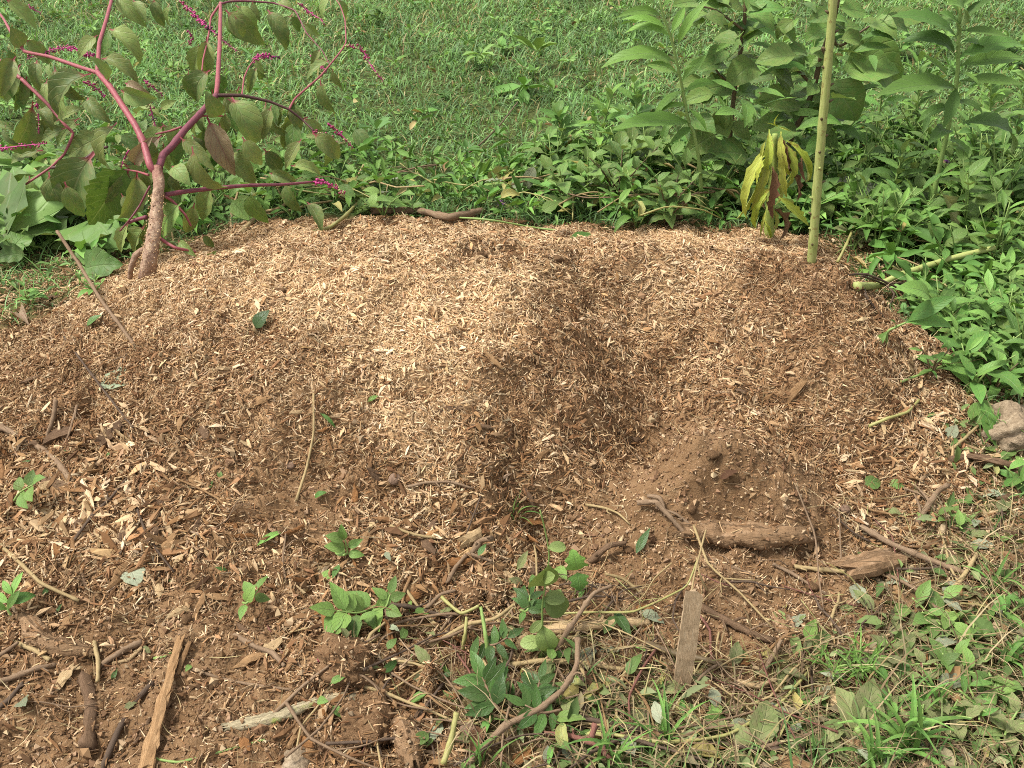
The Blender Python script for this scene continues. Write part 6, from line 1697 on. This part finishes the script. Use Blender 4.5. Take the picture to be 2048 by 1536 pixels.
# ------------------------------------------------------------------ loose pieces, each told apart by what it lies next to
MARKS = [(1490,1075,'the thick mud-caked log'),(1450,1140,'the slim root log'),(1735,1135,'the splintered stump piece'),(1570,1270,'the short standing log'),(1368,1290,'the flat grey plank'),(325,1410,'the long ragged wood strip'),
 (120,1290,'the bent mud-caked root'),(590,1425,'the mossy branch'),(690,1335,'the dark root clump'),(730,1440,'the ragged soil clump'),(815,1490,'the thick root in the hole'),(1085,1180,'the round-leaved vine'),(1152,1145,'the lobed leaf pair'),
 (990,1395,'the glossy leafy sprig'),(1060,1440,'the long diagonal twig'),(700,1230,'the nightshade sprig'),(945,1205,'the mud-caked root lumps'),(1712,1345,'the goldenrod seedling'),(1730,1440,'the plantain'),(1810,1490,'the broad grass tuft'),
 (2010,860,'the tan stone'),(1688,1022,'the reddish pebble'),(790,962,'the brown pebble'),(195,655,'the leaning dry stem'),(75,890,'the bent stick at the left'),(205,1045,'the dark slanting twig'),(145,1165,'the flat clod'),(30,1000,'the leafy shoot at the left'),
 (270,1160,'the round pale holed leaf'),(495,1200,'the small seedling on bare soil'),(265,1430,'the dark curved stick'),(100,1345,'the pale root at the left'),(1400,900,'the top of the soil heap'),(1865,1010,'the straight leaning stick'),(1850,1130,'the long brown twig'),
 (1330,1490,'the long dark twig'),(1180,1260,'the thick pale split stick'),(1150,1335,'the pale level stick'),(1170,1225,'the crooked pale branch'),(620,1365,'the big reddish clod'),(1315,1030,'the gnarled root'),(1215,1110,'the root in the heap flank'),
 (1630,525,'the bare stalk'),(1545,440,'the wilted yellow plant'),(300,520,'the pokeweed trunk'),(525,650,'the upright leaf on the plateau'),(230,765,'the torn pale leaf'),(1600,790,'the curved bark sliver'),(1230,885,'the long bark piece in the trough'),
 (895,825,'the dark bark sliver'),(1700,300,'the feathery weed'),(1880,500,'the fallen green stem'),(1900,220,'the tall deep green weed'),(1360,250,'the tall light green weed'),(1180,320,'the bushy weed'),(855,433,'the brown fallen weed stem'),
 (700,430,'the curling pale vine'),(560,415,'the forked straw stem'),(560,360,'the lowest pokeweed branch'),(60,470,'the ragged dock rosette'),(1000,300,'the lawn behind the crest'),(1930,930,'the weathered bark slab'),(1800,650,'the overhanging knotweed shoot'),
 (960,515,'the reddish bark lump'),(860,1375,'the upright root stub'),(1975,1440,'the clod in the corner'),(1885,1185,'the pale ragged leaf'),(1525,1450,'the flat plantain leaves'),(1420,1385,'the rounded clod'),(1250,1400,'the grass below the diagonal twig')]
USED = set()
def place_label(kind, u, v, sizes, colours):
    ms = sorted(MARKS, key=lambda m: (m[0] - u) ** 2 + (m[1] - v) ** 2 * 1.6)
    def rel(m):
        du, dv = u - m[0], (v - m[1]) * 1.25
        r = math.hypot(du, dv)
        w = 'just ' if r < 45 else ('' if r < 110 else 'well ')
        if abs(du) > 1.8 * abs(dv): return w + ('right of ' if du > 0 else 'left of ') + m[2]
        if abs(dv) > 1.8 * abs(du): return w + ('in front of ' if dv > 0 else 'behind ') + m[2]
        return w + ('in front and ' if dv > 0 else 'behind and ') + ('right of ' if du > 0 else 'left of ') + m[2]
    for j in range(1, 9):
        for base in ([rel(ms[0])] if j == 1 else ['between %s and %s' % (ms[0][2][4:], ms[j - 1][2][4:])] ):
            lb = '%s%s %s %s' % (sizes, colours, kind, base)
            if lb not in USED and len(lb.split()) <= 16:
                USED.add(lb); return lb
    lb = '%s%s %s %s' % (sizes, colours, kind, rel(ms[0]))
    return lb

def free_spots(n, weight, umin, umax, vmin, vmax, sep=14, tries=40):
    out = []
    for _ in range(n * tries):
        if len(out) >= n: break
        u, v = random.uniform(umin, umax), random.uniform(vmin, vmax)
        p = P(u, v)
        z = zone_at(np.array([p[0]]), np.array([p[1]]))[0]
        if random.random() > weight(z, u, v): continue
        if any((a - u) ** 2 + (b - v) ** 2 < sep * sep for a, b, _ in out): continue
        out.append((u, v, p))
    return out

# torn wood chunks: a few shapes in each kind of wood, copied
CH = {}
for mt in ('split', 'palewood', 'redwood', 'bark'):
    CH[mt] = []
    for i in range(6):
        sd = random.randrange(1000)
        L = 1.0; w = random.uniform(.11, .22)
        pts = np.array([[-.5, 0, 0], [-.15, random.uniform(-.05, .05), random.uniform(0, .05)], [.2, random.uniform(-.05, .05), random.uniform(0, .06)], [.5, 0, 0]])
        v, f, uv = tube(pts, [w * .5, w, w * .95, w * .45], 8, 8, .5, 0, random.uniform(.28, .5), 1.3, sd, 5.0)
        CH[mt].append(mesh_np('wood_chunk', v, f, M[mt], False, uv))
def wood_w(z, u, v):
    if v > 1300 and u > 1250: return .25
    return np.clip(.10 + .5 * (z[3] - 1.0) + .25 * (z[1] > .25) * (z[1] < .9), .04, 1)
for u, v, p in free_spots(230, wood_w, 0, 2040, 480, 1530, 16):
    z = zone_at(np.array([p[0]]), np.array([p[1]]))[0]
    mt = random.choices(['split', 'palewood', 'redwood', 'bark'], [4, 3 if z[0] > .35 else 1.2, 2, 2.5])[0]
    o = bpy.data.objects.new('wood_chunk', random.choice(CH[mt]))
    L = random.uniform(.032, .062) * (1.25 if z[3] > 1.6 else .95)
    n = N(p[0:1], p[1:2])[0]
    fx, fy, fz = basis(n[None], np.array([random.uniform(0, 6.28)]), np.array([random.gauss(.0, .22)]), np.array([random.gauss(0, .4)]))
    R = Matrix(((fx[0][0], fy[0][0], fz[0][0]), (fx[0][1], fy[0][1], fz[0][1]), (fx[0][2], fy[0][2], fz[0][2])))
    wd = random.uniform(.7, 1.3)
    o.matrix_basis = Matrix.Translation(Vector(p + n * .006)) @ (R @ Matrix.Diagonal((L, L * wd, L * wd * .9))).to_4x4()
    link(o)
    cl = {'split': 'tan', 'palewood': 'pale', 'redwood': 'reddish brown', 'bark': 'dark brown'}[mt]
    tag(o, place_label('wood chunk', u, v, 'big ' if L > .062 else ('small ' if L < .042 else ''), cl), 'wood chunk', 'torn wood chunks on the mulch and soil')

# loose leaves pressed onto the ground
LK = {'dusty': 'dusty green', 'dusty_long': 'long dusty green', 'grey': 'greyish green', 'night': 'fresh green', 'fallen_dead': 'curled brown', 'pale_wilt': 'yellowish wilted', 'knot': 'narrow green', 'gloss': 'dark green'}
def leaf_w(z, u, v):
    if v < 1000 and u < 1650: return 0
    return np.clip((z[2] - .05) * 1.6, 0, 1)
def drop_leaf(u, v, p, key, L, hgt=.008, group='loose leaves pressed onto the ground', tilt=.25):
    a = random.uniform(0, 6.28)
    n = N(p[0:1], p[1:2])[0]
    b = p + n * hgt
    d = np.array([math.cos(a), math.sin(a), random.gauss(0, tilt)]); d -= n * (d @ n) * .8; d /= np.linalg.norm(d)
    t = b + d * L
    t[2] = max(t[2], float(H(t[0:1], t[1:2])[0]) + .004)
    o = leaf(None, key, b, t, up=n + np.array([random.gauss(0, .25), random.gauss(0, .25), 0]), widen=random.uniform(.85, 1.25), name='fallen_leaf')
    return tag(o, place_label('leaf', u, v, 'small ' if L < .035 else ('large ' if L > .06 else ''), LK[key]), 'leaf', group)
for u, v, p in free_spots(210, leaf_w, 620, 2040, 900, 1530, 15):
    drop_leaf(u, v, p, random.choices(['dusty', 'dusty_long', 'grey', 'night', 'fallen_dead', 'pale_wilt', 'knot'], [6, 3, 3, 3, 1, .8, 2])[0], random.uniform(.03, .068), random.uniform(.004, .022))
for u, v, p in free_spots(34, lambda z, u, v: .8, 640, 1180, 1110, 1480, 22):
    drop_leaf(u, v, p, random.choices(['night', 'dusty', 'gloss', 'grey'], [4, 3, 3, 1])[0], random.uniform(.03, .055), random.uniform(.01, .04), 'loose leaves caught in the root tangle', .5)
for u, v, p in free_spots(46, lambda z, u, v: np.clip(z[2], 0, 1), 430, 1480, 395, 478, 14):
    drop_leaf(u, v, p, random.choices(['pale_wilt', 'grey', 'iron_key' if False else 'knot', 'night'], [3, 2, 3, 3])[0], random.uniform(.05, .10), random.uniform(.05, .12), 'flattened leaves along the back of the crest', .5)
for u, v, p in free_spots(16, lambda z, u, v: .6, 20, 620, 900, 1500, 40):
    drop_leaf(u, v, p, random.choices(['night', 'dusty', 'gloss', 'grey'], [2, 3, 2, 1])[0], random.uniform(.018, .034), .006)

# loose twigs, stalks and roots
TW = {'twig': 'greyish brown', 'darktwig': 'dark', 'straw': 'straw-coloured', 'redtwig': 'reddish', 'yellow_vine': 'yellowish green', 'split': 'tan'}
def drop_twig(u, v, p, mt, L, r, lift, group, kind='twig', name='twig', ang=None, bend=.10):
    a = random.uniform(0, 6.28) if ang is None else ang
    k = 4
    q = []
    sd = random.uniform(-bend, bend)
    for i in range(k):
        t = i / (k - 1) - .5
        x = p[0] + math.cos(a) * L * t - math.sin(a) * L * sd * (1 - 4 * t * t); y = p[1] + math.sin(a) * L * t + math.cos(a) * L * sd * (1 - 4 * t * t)
        q.append([x, y, 0])
    q = np.array(q)
    hz_ = H(q[:, 0], q[:, 1])
    fit = np.polyval(np.polyfit([0, 1, 2, 3], hz_, 1), [0, 1, 2, 3])
    q[:, 2] = np.maximum(hz_, fit) * .7 + hz_ * .3 + r * .8 + lift * np.array([random.random(), .8, .8, random.random()])
    q[1:-1, :2] += RNG.normal(0, L * .025, (2, 2))
    sh_ = [tube(q, [r, r * random.uniform(.5, .8)], 6, 13, .25, .25, 1.0, .6, random.randrange(999), straight=.7)]
    for _ in range(random.choice([0, 0, 1, 1, 2])):
        t = random.uniform(.2, .8); b = q[1] + (q[2] - q[1]) * t; a2 = a + random.choice((-1, 1)) * random.uniform(.4, 1.0); l2 = L * random.uniform(.12, .4)
        sh_.append(tube([b, b + np.array([math.cos(a2), math.sin(a2), random.uniform(.0, .35)]) * l2 * .5 + RNG.normal(0, r, 3), b + np.array([math.cos(a2), math.sin(a2), random.uniform(-.1, .3)]) * l2], [r * .6, r * .3], 5, 6, .2))
    o = put(name, merge(sh_), mt)
    return tag(o, place_label(kind, u, v, 'short ' if L < .10 else ('long ' if L > .22 else ''), TW[mt]), kind, group)
def tw_w(z, u, v):
    return np.clip(.15 + 1.2 * (z[2] > .04) * (z[2] < .8) - .1 * z[0], .02, 1) * (1 if v > 900 else .12)
for u, v, p in free_spots(100, tw_w, 0, 2040, 860, 1530, 20):
    drop_twig(u, v, p, random.choices(['twig', 'darktwig', 'straw', 'redtwig', 'split'], [4, 3, 4, 1, 2])[0], random.uniform(.07, .26), random.uniform(.0014, .0042), .014, 'loose twigs and stalks on the ground')
for u, v, p in free_spots(85, lambda z, u, v: .9, 640, 1640, 1130, 1530, 16):
    drop_twig(u, v, p, random.choices(['twig', 'straw', 'redtwig', 'darktwig', 'split'], [5, 3, 1, 3, 2])[0], random.uniform(.07, .30), random.uniform(.0010, .0036), .03, 'loose stalks in the root tangle')
for u, v, p in free_spots(34, lambda z, u, v: np.clip(z[2], 0, 1), 440, 1500, 385, 475, 14):
    drop_twig(u, v, p, random.choices(['straw', 'yellow_vine', 'twig'], [4, 3, 1])[0], random.uniform(.18, .42), random.uniform(.002, .0045), .13, 'flattened stalks along the back of the crest', 'stalk', 'stalk', random.gauss(0, .45) + (0 if random.random() < .5 else 3.14))
for u, v, p in free_spots(16, lambda z, u, v: np.clip(z[2], 0, 1), 1690, 2040, 420, 640, 24):
    drop_twig(u, v, p, random.choices(['straw', 'yellow_vine', 'darktwig'], [4, 3, 2])[0], random.uniform(.14, .34), random.uniform(.002, .004), .09, 'leaning stalks in the weeds on the right', 'stalk', 'stalk')

# clods and pebbles
for u, v, p in free_spots(46, lambda z, u, v: np.clip(1.1 - z[1] - z[2], .05, 1), 20, 2000, 880, 1520, 30):
    w = random.uniform(9, 26)
    o = lump('soil_clod', place_label('soil clod', u, v, 'small ' if w < 15 else '', random.choice(['brown', 'dark brown']) ), 'clod', u, v, w, 'mud', (1, random.uniform(.6, 1), random.uniform(.5, .8)), .35, .3, group='loose soil clods', res=(9, 6))

# weeds that fill the right-hand side and the strip behind the crest
def filler(n, u0, u1, v0, v1, keys, hg, Ls, grp, nl=(10, 20), sep=26, mark_kind='weed'):
    for u, v, p in free_spots(n, lambda z, u, v: 0 if (1680 < u < 1900 and 535 < v < 650) or (1930 < u and 800 < v < 960) else np.clip((z[2] - .45) * 2.2, 0, 1), u0, u1, v0, v1, sep):
        key, cl = random.choice(keys)
        L = random.uniform(*Ls)
        hh = random.uniform(*hg)
        bush('leafy_weed', place_label(mark_kind, u, v, 'low ' if hh < sum(hg) / 2 else 'taller ', cl), 'weed', u, v, key, random.randint(*nl), hh, L, L * random.uniform(.8, 1.3), 'green_stem', grp, random.randint(3, 5), random.uniform(.95, 1.25))
filler(44, 1640, 2050, 270, 570, [('knot', 'bright green'), ('iron_deep', 'long-leaved green'), ('iron', 'light green'), ('night', 'broad-leaved'), ('poke_dark', 'dark broad-leaved'), ('iron_deep', 'deep green')], (.14, .36), (.08, .15), 'weeds crowded on the right of the pile', (14, 24), 26)
filler(30, 1780, 2050, 560, 850, [('knot', 'bright green'), ('iron_deep', 'long-leaved green'), ('night', 'broad-leaved'), ('iron_deep', 'deep green')], (.08, .20), (.08, .13), 'weeds crowded on the right of the pile', (12, 20), 28)
filler(34, 1060, 1640, 320, 470, [('poke_dark', 'dark broad-leaved'), ('knot', 'narrow-leaved'), ('night', 'broad-leaved'), ('iron_deep', 'long-leaved')], (.12, .30), (.08, .14), 'weeds behind the crest', (12, 20), 30)
filler(18, 440, 1060, 350, 450, [('knot', 'narrow-leaved'), ('iron', 'light green'), ('night', 'broad-leaved')], (.05, .13), (.06, .10), 'weeds behind the crest', (8, 14), 34)
filler(10, 0, 440, 380, 560, [('knot', 'narrow-leaved'), ('dock', 'broad pale'), ('night', 'broad-leaved')], (.04, .10), (.06, .10), 'weeds around the pokeweed', (7, 12), 40)
filler(14, 1750, 2045, 930, 1500, [('knot', 'narrow-leaved'), ('night', 'fresh green'), ('dusty', 'dusty green')], (.03, .06), (.04, .07), 'small weeds on the trampled ground', (6, 10), 45)
